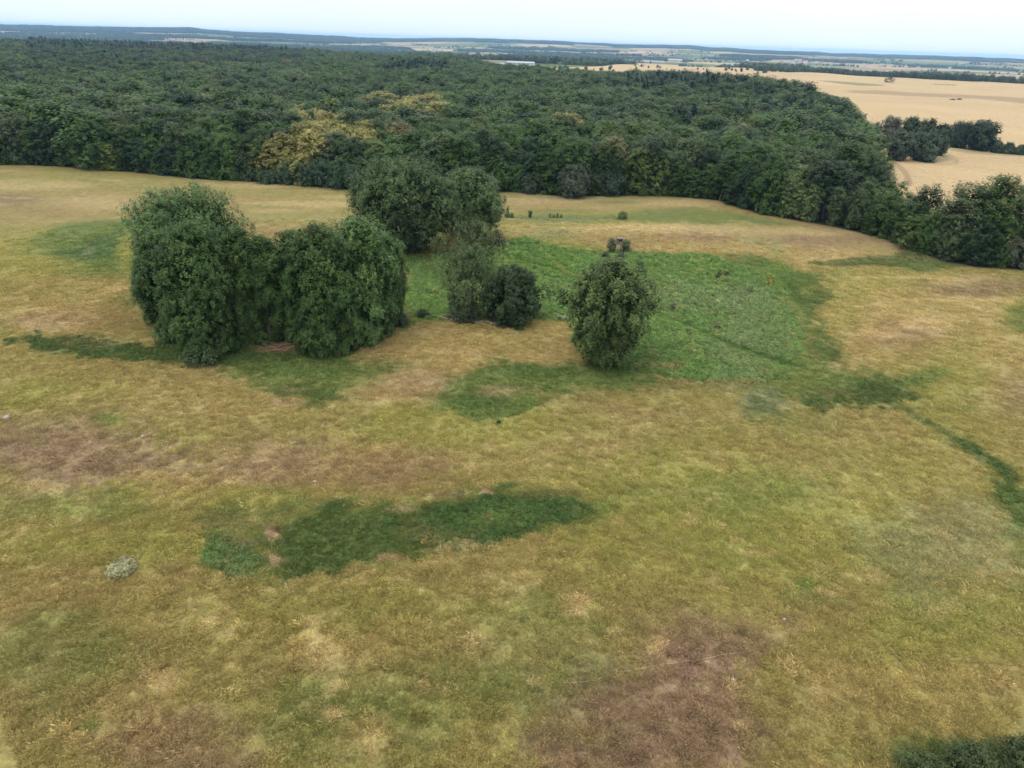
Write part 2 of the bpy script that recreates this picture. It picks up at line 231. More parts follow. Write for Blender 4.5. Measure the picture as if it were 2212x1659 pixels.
def gcol(X, Y):
    global WP
    n = len(X); r = np.hypot(X, Y); az = np.arctan2(X, np.maximum(Y, 1e-6)); col = np.tile(COL['olive'], (n, 1)); bump = np.full(n, .03)
    def mixc(name, a): col[:] += (COL[name]-col)*np.clip(a, 0, 1)[:, None]
    f1 = fbm(X, Y, 34, 5, 1); f2 = fbm(X, Y, 16, 5, 2); f3 = fbm(X, Y, 5, 5, 3)
    mixc('ygreen', ss(-.1, .7, f1)*.75); mixc('tan', ss(.0, .9, f2)*.38); mixc('rust', ss(.2, .9, -f2+f3*.3)*.35); mixc('green', ss(.35, .9, -f1+f3*.4)*.35)
    mixc('tan', ss(.1, .8, fbm(X/2.5, Y, 9, 4, 48))*ss(170, 260, r)*.5); mixc('ygreen', ss(.1, .8, -fbm(X/2.5, Y, 11, 4, 49))*ss(150, 240, r)*.5)
    near = np.where(r < 700)[0]
    c2 = col[near]; b2 = bump[near]; apply_zones(ZONES, X[near], Y[near], c2, b2); col[near] = c2; bump[near] = b2
    # wind-laid tussocks: pale flattened grass
    ph = X*.5+Y*.86; pw = X*.86-Y*.5
    t = fbm(ph/2.4, pw, 2.2, 4, 41)+.5*fbm(X, Y, 22, 3, 42)
    lum = col.mean(1); gr = ss(0, .35, (col[:, 1]-col[:, 0])/(lum+1e-4))
    mixc('straw', ss(.35, 1.2, t)*(1-gr)*(.14+.2*ss(150, 260, r))*(r < 700)); mixc('straw', ss(.45, 1., fbm(X/3.2, Y, 4.5, 5, 47))*ss(130, 210, r)*.6*(1-gr))
    mixc('green', ss(.5, 1.0, fbm(X, Y, 2.6, 4, 44))*.2); mixc('olive', ss(.25, 1., fbm(X, Y, 2.2, 5, 45))*.45*ss(.07, .14, bump))
    mixc('straw', ss(.4, 1.1, fbm(ph/2.6, pw, .9, 4, 43)+.4*fbm(X, Y, 12, 3, 42))*(1-.6*gr)*.42*(r < 200)*(bump < .06))
    dm = ss(.3, 1.1, fbm(X, Y, .8, 3, 46)); col[:] *= (1-.25*dm*(r < 140))[:, None]
    # wheat fields on the right
    WP = np.array([*[tuple(b_+np.array([7, 12])) for b_ in _belt[::1]][:0], *[tuple(b_+np.array([7., 12.])) for b_ in _belt], at(1906, 420), at(1909, 345), at(1832, 212), at(1745, 192), at(1600, 174), at(1400, 166), at(1200, 160), *[at(*p_) for p_ in [(1192, 147), (1300, 143), (1450, 142), (1640, 152), (1750, 156), (1800, 158), (1900, 166), (2000, 171), (2100, 176), (2260, 182)]], (3000, 1500), (3000, 300)])
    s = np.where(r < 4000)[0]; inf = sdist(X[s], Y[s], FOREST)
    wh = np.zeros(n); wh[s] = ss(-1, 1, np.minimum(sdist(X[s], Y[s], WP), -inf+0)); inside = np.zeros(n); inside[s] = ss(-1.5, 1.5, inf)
    tl = np.abs(((X*.8+Y*.6+6*np.sin(Y/90)) % 26)-13); wa = COL['wheat'][None]*(1+.075*fbm(X, Y, 70, 5, 61)+.04*fbm(X*.3+Y, (Y-X)*.2, 9, 3, 62)-.07*(1-ss(.5, 1.3, tl)))[:, None]; a = wh*(r > 205)
    col[:] = col*(1-a[:, None])+wa*a[:, None]; bump[:] = np.where(a > .3, .0, bump)
    ww = np.where((r > 250) & (r < 2600))[0]; c2 = col[ww]; b2 = bump[ww]; apply_zones(WHEATZ, X[ww], Y[ww], c2, b2); col[ww] = c2
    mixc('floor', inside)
    # patchwork of the valley
    s = np.where(r > 900)[0]
    if len(s):
        e, h, wood = farcell(X[s], Y[s]); k = (h*7.99).astype(int)
        pal = np.array([COL['wheat'], COL['brown'], COL['wheat']*.8, COL['green']*1.2, COL['wgreen'], COL['wheat']*.92, COL['green'], COL['green']])
        pc = pal[np.clip((h*997 % 1*8).astype(int), 0, 7)]*(1+.1*fbm(X[s], Y[s], 150, 3, 66))[:, None]
        pc = np.where(wood[:, None], lin(52, 72, 44)[None], pc); pc = np.where((e < 12)[:, None], lin(70, 92, 54)[None], pc)
        aa = (ss(900, 950, r[s])*(1-inside[s])*(1-wh[s]))[:, None]; col[s] = col[s]*(1-aa)+pc*aa; bump[s] = 0
    return np.clip(col, .004, .9), bump

# ---------------------------------------------------------------- object helpers
def tag(o, label=None, cat=None, group=None, kind=None):
    if label: o['label'] = label
    if cat: o['category'] = cat
    if group: o['group'] = group
    if kind: o['kind'] = kind
    return o
def mesh_from(name, V, FQ, mat, attrs=None, smooth=False):           # V (n,3), FQ (m,k) equal-sided faces
    V = np.ascontiguousarray(V, np.float32); FQ = np.ascontiguousarray(FQ, np.int32); k = FQ.shape[1]
    me = bpy.data.meshes.new(name); me.vertices.add(len(V)); me.vertices.foreach_set('co', V.ravel())
    me.loops.add(FQ.size); me.loops.foreach_set('vertex_index', FQ.ravel()); me.polygons.add(len(FQ))
    me.polygons.foreach_set('loop_start', np.arange(0, FQ.size, k, dtype=np.int32)); me.polygons.foreach_set('loop_total', np.full(len(FQ), k, np.int32))
    me.polygons.foreach_set('use_smooth', np.full(len(FQ), smooth))
    for an, (dom, typ, dat) in (attrs or {}).items():
        a = me.attributes.new(an, typ, dom); a.data.foreach_set('color' if 'COLOR' in typ else ('vector' if 'VECTOR' in typ else 'value'), np.ascontiguousarray(dat, np.float32 if typ != 'INT' else np.int32).ravel())
    me.update(calc_edges=True)
    if mat: me.materials.append(mat)
    return me
def link(name, me, parent=None):
    o = bpy.data.objects.new(name, me); C.objects.link(o)
    if parent is not None: o.parent = parent
    return o
def empty(name, x, y, z=None, rz=0., s=1.):
    o = bpy.data.objects.new(name, None); C.objects.link(o); o.location = (x, y, float(zt(np.array([x]), np.array([y]))[0]) if z is None else z)
    o.rotation_euler = (0, 0, rz); o.scale = (s, s, s) if np.isscalar(s) else s; o.empty_display_size = .5; return o
class NT:
    def __init__(s, name):
        s.m = bpy.data.materials.new(name); s.m.use_nodes = True; s.t = s.m.node_tree; s.b = s.t.nodes['Principled BSDF']; s.out = s.t.nodes['Material Output']
    def n(s, typ, **kw):
        o = s.t.nodes.new(typ)
        for k, v in kw.items():
            if k.startswith('i_'): o.inputs[k[2:]].default_value = v
            else: setattr(o, k, v)
        return o
    def l(s, a, b): s.t.links.new(a, b)
def leaf_mat(name, mode, trans=.14, var=.65):
    t = NT(name)
    if mode == 'obj': ci = t.n('ShaderNodeObjectInfo').outputs['Color']
    else: ci = t.n('ShaderNodeAttribute', attribute_type='INSTANCER', attribute_name='tint').outputs['Color']
    v = t.n('ShaderNodeAttribute', attribute_name='v')
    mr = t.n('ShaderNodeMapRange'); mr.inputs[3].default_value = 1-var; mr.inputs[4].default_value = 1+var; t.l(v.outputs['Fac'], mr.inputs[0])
    sc = t.n('ShaderNodeVectorMath', operation='SCALE'); t.l(ci, sc.inputs[0]); t.l(mr.outputs[0], sc.inputs['Scale'])
    hs = t.n('ShaderNodeHueSaturation'); mh = t.n('ShaderNodeMapRange'); mh.inputs[3].default_value = .515; mh.inputs[4].default_value = .485; t.l(v.outputs['Fac'], mh.inputs[0])
    t.l(mh.outputs[0], hs.inputs['Hue']); t.l(sc.outputs[0], hs.inputs['Color'])
    t.l(hs.outputs[0], t.b.inputs['Base Color']); t.b.inputs['Roughness'].default_value = .6; t.b.inputs['Specular IOR Level'].default_value = .1
    if trans:
        tr = t.n('ShaderNodeBsdfTranslucent'); t.l(hs.outputs[0], tr.inputs[0]); mx = t.n('ShaderNodeMixShader', i_Fac=trans)
        t.l(t.b.outputs[0], mx.inputs[1]); t.l(tr.outputs[0], mx.inputs[2]); t.l(mx.outputs[0], t.out.inputs[0])
    return t.m
def bark_mat(name, c1, c2):
    t = NT(name); no = t.n('ShaderNodeTexNoise', i_Scale=4., i_Detail=8.); rp = t.n('ShaderNodeValToRGB'); t.l(no.outputs[0], rp.inputs[0])
    tc_ = t.n('ShaderNodeTexCoord'); mp_ = t.n('ShaderNodeMapping'); mp_.inputs['Scale'].default_value = (3, 3, .6); t.l(tc_.outputs['Object'], mp_.inputs[0]); t.l(mp_.outputs[0], no.inputs[0])
    rp.color_ramp.elements[0].color = (*c1, 1); rp.color_ramp.elements[0].position = .35; rp.color_ramp.elements[1].color = (*c2, 1); rp.color_ramp.elements[1].position = .7
    t.l(rp.outputs[0], t.b.inputs['Base Color']); t.b.inputs['Roughness'].default_value = .9; bm = t.n('ShaderNodeBump', i_Strength=.6, i_Distance=.05); t.l(no.outputs[0], bm.inputs['Height']); t.l(bm.outputs[0], t.b.inputs['Normal']); return t.m
M_LEAF = leaf_mat('foliage', 'obj', .14, .6); M_LEAFW = leaf_mat('forest_foliage', 'obj', .14, .36); M_LEAFI = leaf_mat('foliage_mass', 'inst', .1, .3)
M_BARK = bark_mat('bark', (.045, .038, .028), (.14, .12, .095)); M_PALE = bark_mat('pale_bark', (.22, .19, .15), (.42, .38, .32)); M_DEAD = bark_mat('dead_wood', (.18, .15, .12), (.36, .31, .26))

# ---------------------------------------------------------------- trees
def unit(v): return v/np.maximum(np.linalg.norm(v, axis=-1, keepdims=True), 1e-9)
def kites(P, Nn, size, asp, g):                                     # one kite-shaped leaf spray per point
    n = len(P); a = unit(np.cross(Nn, g.normal(size=(n, 3)))); b = np.cross(Nn, a); s = size[:, None]
    V = np.empty((n, 4, 3)); V[:, 0] = P-a*s*.55; V[:, 1] = P+b*s*asp*.5-a*s*.05; V[:, 2] = P+a*s*.55+Nn*s*.12; V[:, 3] = P-b*s*asp*.5-a*s*.05
    return V.reshape(-1, 3), np.arange(n*4).reshape(n, 4)
def crown(seed, Ht, R, prof, nl, nsp, nlf, leaf, lobe=.3, up=.35, squash=1., loose=0., core=.12, vz=.85, jit=.34):
    """foliage as boughs > sprays > leaves. prof: radius along the height as [(t, r)], t and r in 0..1."""
    g = np.random.default_rng(seed); tt, rr = zip(*prof); ts = np.linspace(tt[0], tt[-1], 200); rs = np.interp(ts, tt, rr)
    wgt = rs+.12; wgt /= wgt.sum(); gold = 2.39996
    t = np.interp((np.arange(nl)+.5*g.random(nl))/nl, np.cumsum(wgt), ts); th = np.arange(nl)*gold+g.normal(0, .25, nl)
    k1 = 1+.13*np.sin(2*th+g.random()*6+t*3)+.1*np.sin(3*th+g.random()*6-t*5)+g.normal(0, .07+loose, nl)
    lr = R*lobe*(.65+.7*g.random(nl)); rad = np.maximum(np.interp(t, tt, rr)*R*k1-lr*.75, 0)
    Cn = np.stack([np.cos(th)*rad, np.sin(th)*rad*squash, np.minimum(t*Ht, Ht-lr*.8)], 1); Cn[:, 2] = np.maximum(Cn[:, 2], lr*.55)
    axis_ = np.stack([np.cos(th)*(1.15-t), np.sin(th)*(1.15-t), .1+1.1*(t-.1)], 1); axis_ = unit(axis_)
    d = unit(g.normal(size=(nl, nsp, 3))+axis_[:, None]*.75+np.array([0, 0, .3])); rs_ = lr[:, None]*(.82+.3*g.random((nl, nsp)))
    S = Cn[:, None]+d*rs_[..., None]*np.array([1, 1, vz]); S = S.reshape(-1, 3); D = d.reshape(-1, 3); sv = g.random(len(S)); lv = np.repeat(g.random(nl), nsp)
    ax = unit(D+np.array([0, 0, up*2])); ln = leaf*2.2
    o = g.normal(size=(len(S), nlf, 3))*leaf*.75+ax[:, None]*((g.random((len(S), nlf, 1))-.35)*ln)
    P = (S[:, None]+o).reshape(-1, 3); Dn = np.repeat(D, nlf, 0); cd = np.repeat(np.repeat(axis_, nsp, 0), nlf, 0); nn = unit(Dn*.8+cd*.7+np.array([0, 0, .5])+g.normal(size=P.shape)*jit)
    sz = leaf*(.7+.6*g.random(len(P))); v = np.clip(.5+.55*(np.repeat(sv, nlf)-.5)+.5*(np.repeat(lv, nlf)-.5)+g.normal(0, .12, len(P)), 0, 1)
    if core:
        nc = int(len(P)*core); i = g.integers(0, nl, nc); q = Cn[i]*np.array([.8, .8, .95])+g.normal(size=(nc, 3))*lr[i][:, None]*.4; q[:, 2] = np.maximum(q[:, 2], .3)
        P = np.vstack([P, q]); nn = np.vstack([nn, unit(g.normal(size=(nc, 3)))]); sz = np.concatenate([sz, np.full(nc, leaf*1.9)]); v = np.concatenate([v, np.full(nc, .25)])  # core leaves toned darker: the crown's inner shade painted in
    fz = Ht/np.percentile(P[:, 2], 99.8); fr = R/np.percentile(np.hypot(P[:, 0], P[:, 1]/squash), 98.5); f3 = np.array([fr, fr, fz]); P = P*f3; Cn = Cn*f3
    P[:, 2] = np.maximum(P[:, 2], .05)
    V, Fq = kites(P, nn, sz, .75, g); return V, Fq, v, Cn
def crown_mesh(name, *a, mat=None, **k):
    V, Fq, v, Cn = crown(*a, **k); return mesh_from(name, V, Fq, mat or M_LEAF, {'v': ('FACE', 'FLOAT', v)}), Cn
def tubes(paths, n=6):                                               # paths: list of (points, radii)
    VV = []; FF = []; o = 0
    for P, r in paths:
        P = np.asarray(P, float); T = unit(np.gradient(P, axis=0)); a = unit(np.cross(T, np.array([.3, .9, .1]))); b = np.cross(T, a); an = np.arange(n)*2*math.pi/n
        ring = P[:, None]+np.asarray(r)[:, None, None]*(np.cos(an)[None, :, None]*a[:, None]+np.sin(an)[None, :, None]*b[:, None]); VV.append(ring.reshape(-1, 3)); m_ = len(P)
        i = np.arange(m_-1)[:, None]*n+np.arange(n)[None]; j = np.arange(m_-1)[:, None]*n+(np.arange(n)[None]+1) % n
        FF.append(np.stack([i, j, j+n, i+n], -1).reshape(-1, 4)+o); o += m_*n
    return np.vstack(VV), np.vstack(FF)
def trunk_mesh(name, seed, Ht, rad, Cn, mat, nlimb=9, stems=1, spread=.6):
    g = np.random.default_rng(seed+99); paths = []
    for s in range(stems):
        ph = g.random()*6; t = np.linspace(0, 1, 9); lean = spread*g.random() if stems > 1 else .15; dr = np.array([math.cos(ph), math.sin(ph)])
        p = np.stack([dr[0]*lean*t*Ht*.25+.012*Ht*np.sin(t*7+ph), dr[1]*lean*t*Ht*.25+.012*Ht*np.cos(t*6+ph)-.012*Ht, t*Ht*.86-.3], 1)
        paths.append((p, rad/(stems**.5)*(1.25-1.15*t)+.02))
        for q in Cn[g.choice(len(Cn), min(nlimb, len(Cn)), replace=False)]:
            k_ = int(np.clip((q[2]*.7)/(Ht*.86)*8, 1, 7)); a = p[k_]; mid = (a+q)/2+np.array([0, 0, .06*Ht]); tt = np.linspace(0, 1, 6)[:, None]
            c = (1-tt)**2*a+2*tt*(1-tt)*mid+tt**2*q; r0_ = rad/(stems**.5)*(1.25-1.15*k_/8)*.55; paths.append((c, r0_*(1-.85*tt[:, 0])+.012))
    V, Fq = tubes(paths); return mesh_from(name, V, Fq, mat, smooth=True)
ROUND = [(0.02, .45), (.15, .75), (.4, .98), (.62, 1), (.8, .82), (.92, .55), (1, .2)]
DOME = [(0, .72), (.12, .85), (.35, .97), (.6, 1), (.8, .86), (.93, .55), (1, .2)]
HIGH = [(.32, .35), (.45, .8), (.62, 1), (.8, .85), (.93, .55), (1, .15)]
BUSH = [(0, .8), (.3, 1), (.6, .92), (.85, .6), (1, .2)]
OVAL = [(0, .45), (.15, .55), (.35, .72), (.55, .97), (.7, 1), (.85, .8), (.95, .5), (1, .2)]
CONE = [(.06, .95), (.3, .78), (.55, .52), (.8, .25), (1, .03)]
def pxm(x, y, z): return F/(x*fw[0]+y*fw[1]+(z-H)*fw[2])
def solve(px, base, top):
    X, Y = at(px, base); z0 = float(zt(np.array([X]), np.array([Y]))[0]); lo, hi = .1, 45.
    for _ in range(40):
        mid = (lo+hi)/2
        if project(X, Y, z0+mid)[1] > top: lo = mid
        else: hi = mid
    return X, Y, z0, lo
def hero(name, cat, label, px, base, top, wpx, prof, tint, seed, leaf=.3, nl=110, nsp=26, nlf=12, lobe=.24, up=.5, trunk=.35, stems=1, group=None, loose=0., squash=1., bark=None, core=.12, nlimb=9, spread=.6, vz=.85):
    X, Y, z0, h = solve(px, base, top); R = 1.07*wpx/2/pxm(X, Y, z0+h*.5); t = empty(name, X, Y, z0)
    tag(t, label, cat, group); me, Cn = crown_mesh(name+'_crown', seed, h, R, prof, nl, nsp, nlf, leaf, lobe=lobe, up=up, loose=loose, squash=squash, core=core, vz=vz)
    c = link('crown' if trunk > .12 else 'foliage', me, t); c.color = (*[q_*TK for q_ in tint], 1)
    if trunk: link('trunk' if trunk > .12 else 'stem', trunk_mesh(name+'_trunk', seed, h, trunk, Cn, bark or M_BARK, nlimb, stems, spread), t)
    return t
TK = .78
G1 = (.057, .103, .028); G2 = (.088, .152, .046); G3 = (.05, .078, .04)  # lighter second tint paints lit tops into the higher crowns; first for shaded faces
PG = 'poplars of the big clump in the meadow'
POP = [ (426, 640, 405, 272, DOME, G2, 'far rounded poplar rising behind the left end of the poplar clump, tallest in the picture'),
        (374, 700, 462, 138, DOME, G2, 'broad poplar with a leafy left flank at the left end of the clump'),
        (380, 735, 500, 128, DOME, G1, 'poplar at the front left corner of the clump, leaves down to the grass'),
        (452, 764, 480, 178, DOME, G1, 'frontmost wide poplar in the left half of the clump, bushy foot on the green band'),
        (540, 740, 492, 130, DOME, G1, 'narrower poplar left of the low gap in the clump'),
        (588, 738, 512, 80, HIGH, G1, 'slim poplar standing in the low gap with bare lower trunk'),
        (648, 742, 500, 110, DOME, G1, 'narrow poplar right of the low gap in the clump'),
        (705, 766, 486, 150, DOME, G1, 'front poplar in the right half of the clump above the fallen branches'),
        (785, 735, 470, 180, DOME, G2, 'domed poplar forming the right top of the clump'),
        (838, 705, 505, 100, DOME, G1, 'outermost poplar at the right end of the clump beside the bright marsh') ]
for i, (px, b, tp, wd, pf, ti, lb) in enumerate(POP):
    hero('poplar_tree', 'tree', lb, px, b-(b-640)*.07, tp, wd, pf, ti, 100+i, vz=1.02, loose=.11, up=.8, leaf=.26, nlf=15, nl=int(80+wd*.55), core=.35, group=PG, stems=3 if i != 5 else 1, spread=.35)
hero('round_tree', 'tree', 'big round-headed dark tree standing alone behind the poplar clump', 872, 545, 343, 236, HIGH[:0]+[(.12, .45), (.3, .85), (.5, 1), (.7, .95), (.85, .75), (.95, .45), (1, .2)], (.062, .1, .033), 121, leaf=.4, nl=190, core=.25, trunk=.5, stems=3, spread=.8)
hero('round_tree', 'tree', 'paler round tree grown into the right side of the big round-headed tree', 1012, 520, 362, 150, [(.12, .5), (.3, .9), (.55, 1), (.8, .8), (.93, .5), (1, .2)], (.082, .13, .046), 122, leaf=.38, nl=140, core=.2, trunk=.4, stems=2)
hero('willow_tree', 'tree', 'thin olive willow between the round trees and the dark oak, farther one', 1015, 600, 477, 150, ROUND, (.088, .118, .042), 123, leaf=.26, nl=70, nsp=20, nlf=9, loose=.22, trunk=.3, stems=2, core=.1)
hero('willow_tree', 'tree', 'ragged grey green willow with dead pale limbs left of the dark oak', 1012, 688, 530, 125, ROUND, (.07, .105, .036), 124, leaf=.26, nl=60, nsp=20, nlf=9, loose=.2, trunk=.28, bark=M_DEAD, stems=3, core=.12, nlimb=12)
hero('oak_tree', 'tree', 'low spreading nearly black oak at the edge of the tan mound', 1108, 692, 577, 146, [(.02, .6), (.2, .95), (.45, 1), (.7, .85), (.9, .5), (1, .2)], (.036, .062, .022), 125, leaf=.3, loose=.2, nl=90, core=.25, trunk=.35)
hero('lone_poplar', 'tree', 'single poplar standing alone right of centre on the marsh edge', 1308, 790, 562, 208, [(.03, .25), (.15, .5), (.35, .72), (.5, .97), (.68, 1), (.85, .8), (.95, .5), (1, .2)], (.075, .115, .034), 126, leaf=.34, nl=150, nsp=26, nlf=12, loose=.2, lobe=.23, core=.12, trunk=.45, stems=3, up=.7)
def shrub(label, px, base, top, wpx, tint, seed, name='shrub', cat='shrub', leaf=.16, nl=16, nsp=14, nlf=9, prof=BUSH, group=None, stem=.05):
    return hero(name, cat, label, px, base, top, wpx, prof, tint, seed, leaf=leaf, nl=nl, nsp=nsp, nlf=nlf, lobe=.42, trunk=stem, group=group, nlimb=6)
shrub('low rounded bush in front of the dark oak on the tan mound', 1125, 698, 666, 50, (.085, .1, .058), 131, leaf=.2, nl=24)
shrub('dark thicket filling the foot of the willow left of the oak', 1003, 692, 640, 70, (.05, .07, .038), 132, leaf=.25, nl=26)
shrub('small dark bush alone on the grass left of the willows', 914, 686, 667, 32, (.045, .06, .035), 133)
shrub('brownish bush at the right foot of the paler round tree', 1073, 533, 494, 36, (.1, .1, .06), 134, leaf=.25)
shrub('small dark bush at the right end of the poplar clump, near the ground', 855, 700, 668, 60, (.045, .065, .035), 135, leaf=.25, nl=24)
shrub('bushy undergrowth at the front foot of the left poplars', 440, 782, 735, 90, (.05, .078, .03), 136, leaf=.24, nl=30)
shrub('ball-shaped dark bush seen just above the right shoulder of the lone poplar', 1381, 592, 562, 29, (.045, .075, .03), 137, nl=20)
shrub('small bush above the left of the lone poplar top', 1308, 560, 544, 22, (.06, .085, .045), 138)
shrub('small bush above the middle of the lone poplar top', 1342, 560, 546, 20, (.07, .1, .045), 139)
shrub('tall grey green bush on the left side of the hunting stand', 1320, 545, 514, 24, (.09, .12, .06), 140, prof=ROUND, nl=26)
shrub('tall grey green bush on the right side of the hunting stand', 1351, 545, 516, 26, (.09, .12, .06), 141, prof=ROUND, nl=26)
shrub('bright green round bush in the green strip near the forest', 1344, 473, 455, 27, (.1, .15, .045), 142)
shrub('taller sapling right beside the big round trees', 1096, 469, 444, 13, (.1, .15, .06), 143, prof=CONE, nl=14, group='saplings in the green strip')
shrub('low sapling just right of the taller sapling', 1106, 470, 459, 8, (.1, .15, .06), 144, nl=8, group='saplings in the green strip')
shrub('dark upright sapling alone in the strip between saplings and bright bush', 1145, 470, 454, 10, (.07, .12, .05), 145, prof=OVAL, nl=12, group='saplings in the green strip')
for i, (x, tp) in enumerate([(1188, 460), (1196, 463), (1204, 459), (1212, 463)]):
    shrub(['leftmost', 'second from left', 'third from left', 'rightmost'][i]+' of four tiny saplings in a row in the green strip', x, 470, tp, 6, (.11, .16, .065), 146+i, nl=7, nsp=8, group='saplings in the green strip')
shrub('yellow green bush alone near the right edge of the marsh', 1661, 614, 591, 22, (.28, .3, .07), 151)
shrub('dark thin bush beside the reddish one in the upper marsh', 1552, 600, 582, 13, (.09, .11, .06), 152, nl=9)
shrub('small reddish dry bush beside the dark one in the upper marsh', 1570, 597, 584, 13, (.17, .12, .075), 153, nl=8)
shrub('brown dry bush in the middle of the marsh right of the lone poplar', 1452, 674, 652, 13, (.14, .12, .07), 154, nl=9)
shrub('faint small brown bush right of the brown dry bush', 1500, 664, 651, 9, (.14, .13, .08), 155, nl=7)
shrub('reddish brown dry bush above the marsh ditch', 1548, 714, 697, 13, (.17, .125, .075), 156, nl=9)
shrub('tiny bright green weed alone in the grass below the green band', 1078, 915, 907, 9, (.04, .1, .025), 157, nl=7, name='weed', cat='weed', leaf=.1)
shrub('cream coloured flowering shrub sprawled in the grass at the lower left', 266, 1232, 1213, 62, (.33, .32, .17), 158, leaf=.13, nl=44, name='dry_shrub')
shrub('leftmost dark bush in the bottom right corner', 2000, 1712, 1655, 140, (.052, .074, .028), 159, leaf=.13, nl=34, nsp=24, group='bushes in the bottom right corner')
shrub('middle dark bush in the bottom right corner', 2100, 1680, 1622, 140, (.052, .074, .028), 160, leaf=.13, nl=34, nsp=24, group='bushes in the bottom right corner')
shrub('rightmost dark bush in the bottom right corner', 2205, 1672, 1602, 130, (.052, .074, .028), 161, leaf=.13, nl=34, nsp=24, group='bushes in the bottom right corner')
# trees far right on the edge of the wheat
FR = [(1912, 318, 250, 56, (.13, .13, .085), 'pale thinning tree between forest corner and dark grove on the wheat'), (1957, 330, 252, 50, (.05, .075, .038), 'dark upright tree at the back of the grove on the wheat'),
      (1990, 342, 256, 60, (.06, .085, .045), 'tall tree in the middle of the grove on the wheat'), (1935, 346, 283, 70, (.06, .085, .048), 'broad low tree at the front left of the grove'), (1992, 348, 286, 62, (.055, .08, .045), 'broad low tree at the front middle of the grove'),
      (2025, 336, 268, 40, (.06, .09, .042), 'rounded tree at the right end of the grove'),
      (2068, 318, 262, 60, (.035, .052, .03), 'left one of the two nearly black round trees at the far right'), (2112, 324, 258, 74, (.033, .05, .028), 'right one of the two nearly black round trees at the far right'),
      (2152, 330, 305, 22, (.05, .07, .04), 'small hedge bush next to the black round trees'), (2176, 332, 308, 26, (.05, .07, .04), 'second hedge bush from the black round trees'), (2204, 334, 313, 24, (.055, .08, .042), 'third hedge bush from the black round trees'), (2228, 336, 314, 26, (.055, .08, .042), 'hedge bush at the right picture edge')]
for i, (px, b, tp, wd, ti, lb) in enumerate(FR):
    hero('field_tree' if i < 8 else 'hedge_bush', 'tree' if i < 8 else 'shrub', lb, px, b, tp, wd, ROUND if i < 8 else BUSH, ti, 170+i, leaf=.8, nl=60, nsp=16, nlf=8, core=.35, group='trees and bushes along the wheat', loose=.2 if i == 0 else .12, trunk=.3)
hero('feathery_tree', 'tree', 'tall feathery tree with mistletoe reaching above the belt over the pale wheat', 2135, 560, 388, 100, [(.25, .4), (.5, .7), (.7, 1), (.85, .95), (1, .5)], (.13, .15, .06), 190, leaf=.34, nl=64, nsp=16, nlf=9, lobe=.2, loose=.25, trunk=.3, stems=3, core=0, up=.9, nlimb=14)
hero('willow_tree', 'tree', 'grey green willow at the right picture edge of the tree belt', 2205, 580, 470, 80, ROUND, (.12, .135, .085), 191, leaf=.28, nl=44, nsp=16, nlf=9, trunk=.25)
shrub('small thorny scrub left of centre on the brown wheat band', 2058, 216, 212.5, 14, (.1, .09, .05), 192, leaf=.6, nl=8, nsp=6, nlf=5)
shrub('small thorny scrub right beside it on the brown wheat band', 2072, 215.5, 211.5, 12, (.1, .075, .05), 193, leaf=.6, nl=8, nsp=6, nlf=5)
shrub('lone round bush on the crest of the wheat in front of the tree belt', 1920, 178, 162, 24, (.045, .07, .042), 194, leaf=1., nl=16, nsp=8, nlf=6)
# dense coppice row before the forest
for i, px in enumerate([590, 628, 665, 700, 735, 772, 808]):
    shrub(['leftmost', 'second from left', 'third from left', 'middle', 'third from right', 'second from right', 'rightmost'][i]+' of the dark glossy bushes in the hedge at the forest foot', px, 394+i*2.9, [362, 348, 344, 345, 349, 354, 362][i], 66, (.045, .082, .04), 200+i, leaf=.38, nl=40, nsp=14, nlf=8, name='hedge_bush', group='dark bushes of the hedge at the forest foot', prof=DOME)
shrub('big grey green bush standing out before the forest edge', 1240, 426, 352, 78, (.075, .09, .058), 208, leaf=.4, nl=50, nsp=16, prof=ROUND, name='edge_bush')
shrub('dark low bush left of the big grey green bush at the forest edge', 1141, 416, 376, 50, (.045, .065, .038), 209, leaf=.4, nl=36, name='edge_bush')
shrub('dark low bush right of the big grey green bush at the forest edge', 1322, 422, 368, 62, (.045, .07, .038), 210, leaf=.4, nl=36, name='edge_bush')

# forest tree kinds
KIND = {}
def proto(key, H_, R_, prof, nl, nsp, nlf, leaf, seed, up=.4, lobe=.34, trunk=.25, loose=.03):
    me, Cn = crown_mesh(key+'_crown', seed, H_, R_, prof, nl, nsp, nlf, leaf, up=up, lobe=lobe, loose=loose, mat=M_LEAFW, jit=.2)
    KIND[key] = (me, trunk_mesh(key+'_trunk', seed, H_, trunk, Cn, M_PALE if key.startswith('thin') else M_BARK, 6), H_)
for i in range(5): proto('edge%d' % i, 20, 5.2+.5*(i % 3), DOME, 52, 13, 12, .4, 300+i)
for i in range(5): proto('deep%d' % i, 20, 5.6+.4*(i % 3), HIGH, 46, 14, 12, .42, 320+i, lobe=.36)
proto('tall0', 22, 4.2, OVAL, 50, 12, 8, .48, 340); proto('tall1', 22, 4.6, HIGH, 46, 12, 8, .48, 341)
proto('thin0', 22, 4.6, [(.5, .4), (.62, .9), (.8, 1), (.93, .6), (1, .2)], 34, 12, 8, .48, 345, loose=.12)
proto('conif0', 22, 3.9, CONE, 70, 9, 6, .45, 350, up=.0, lobe=.28); proto('conif1', 24, 3.6, CONE, 70, 9, 6, .45, 351, up=.0, lobe=.28)
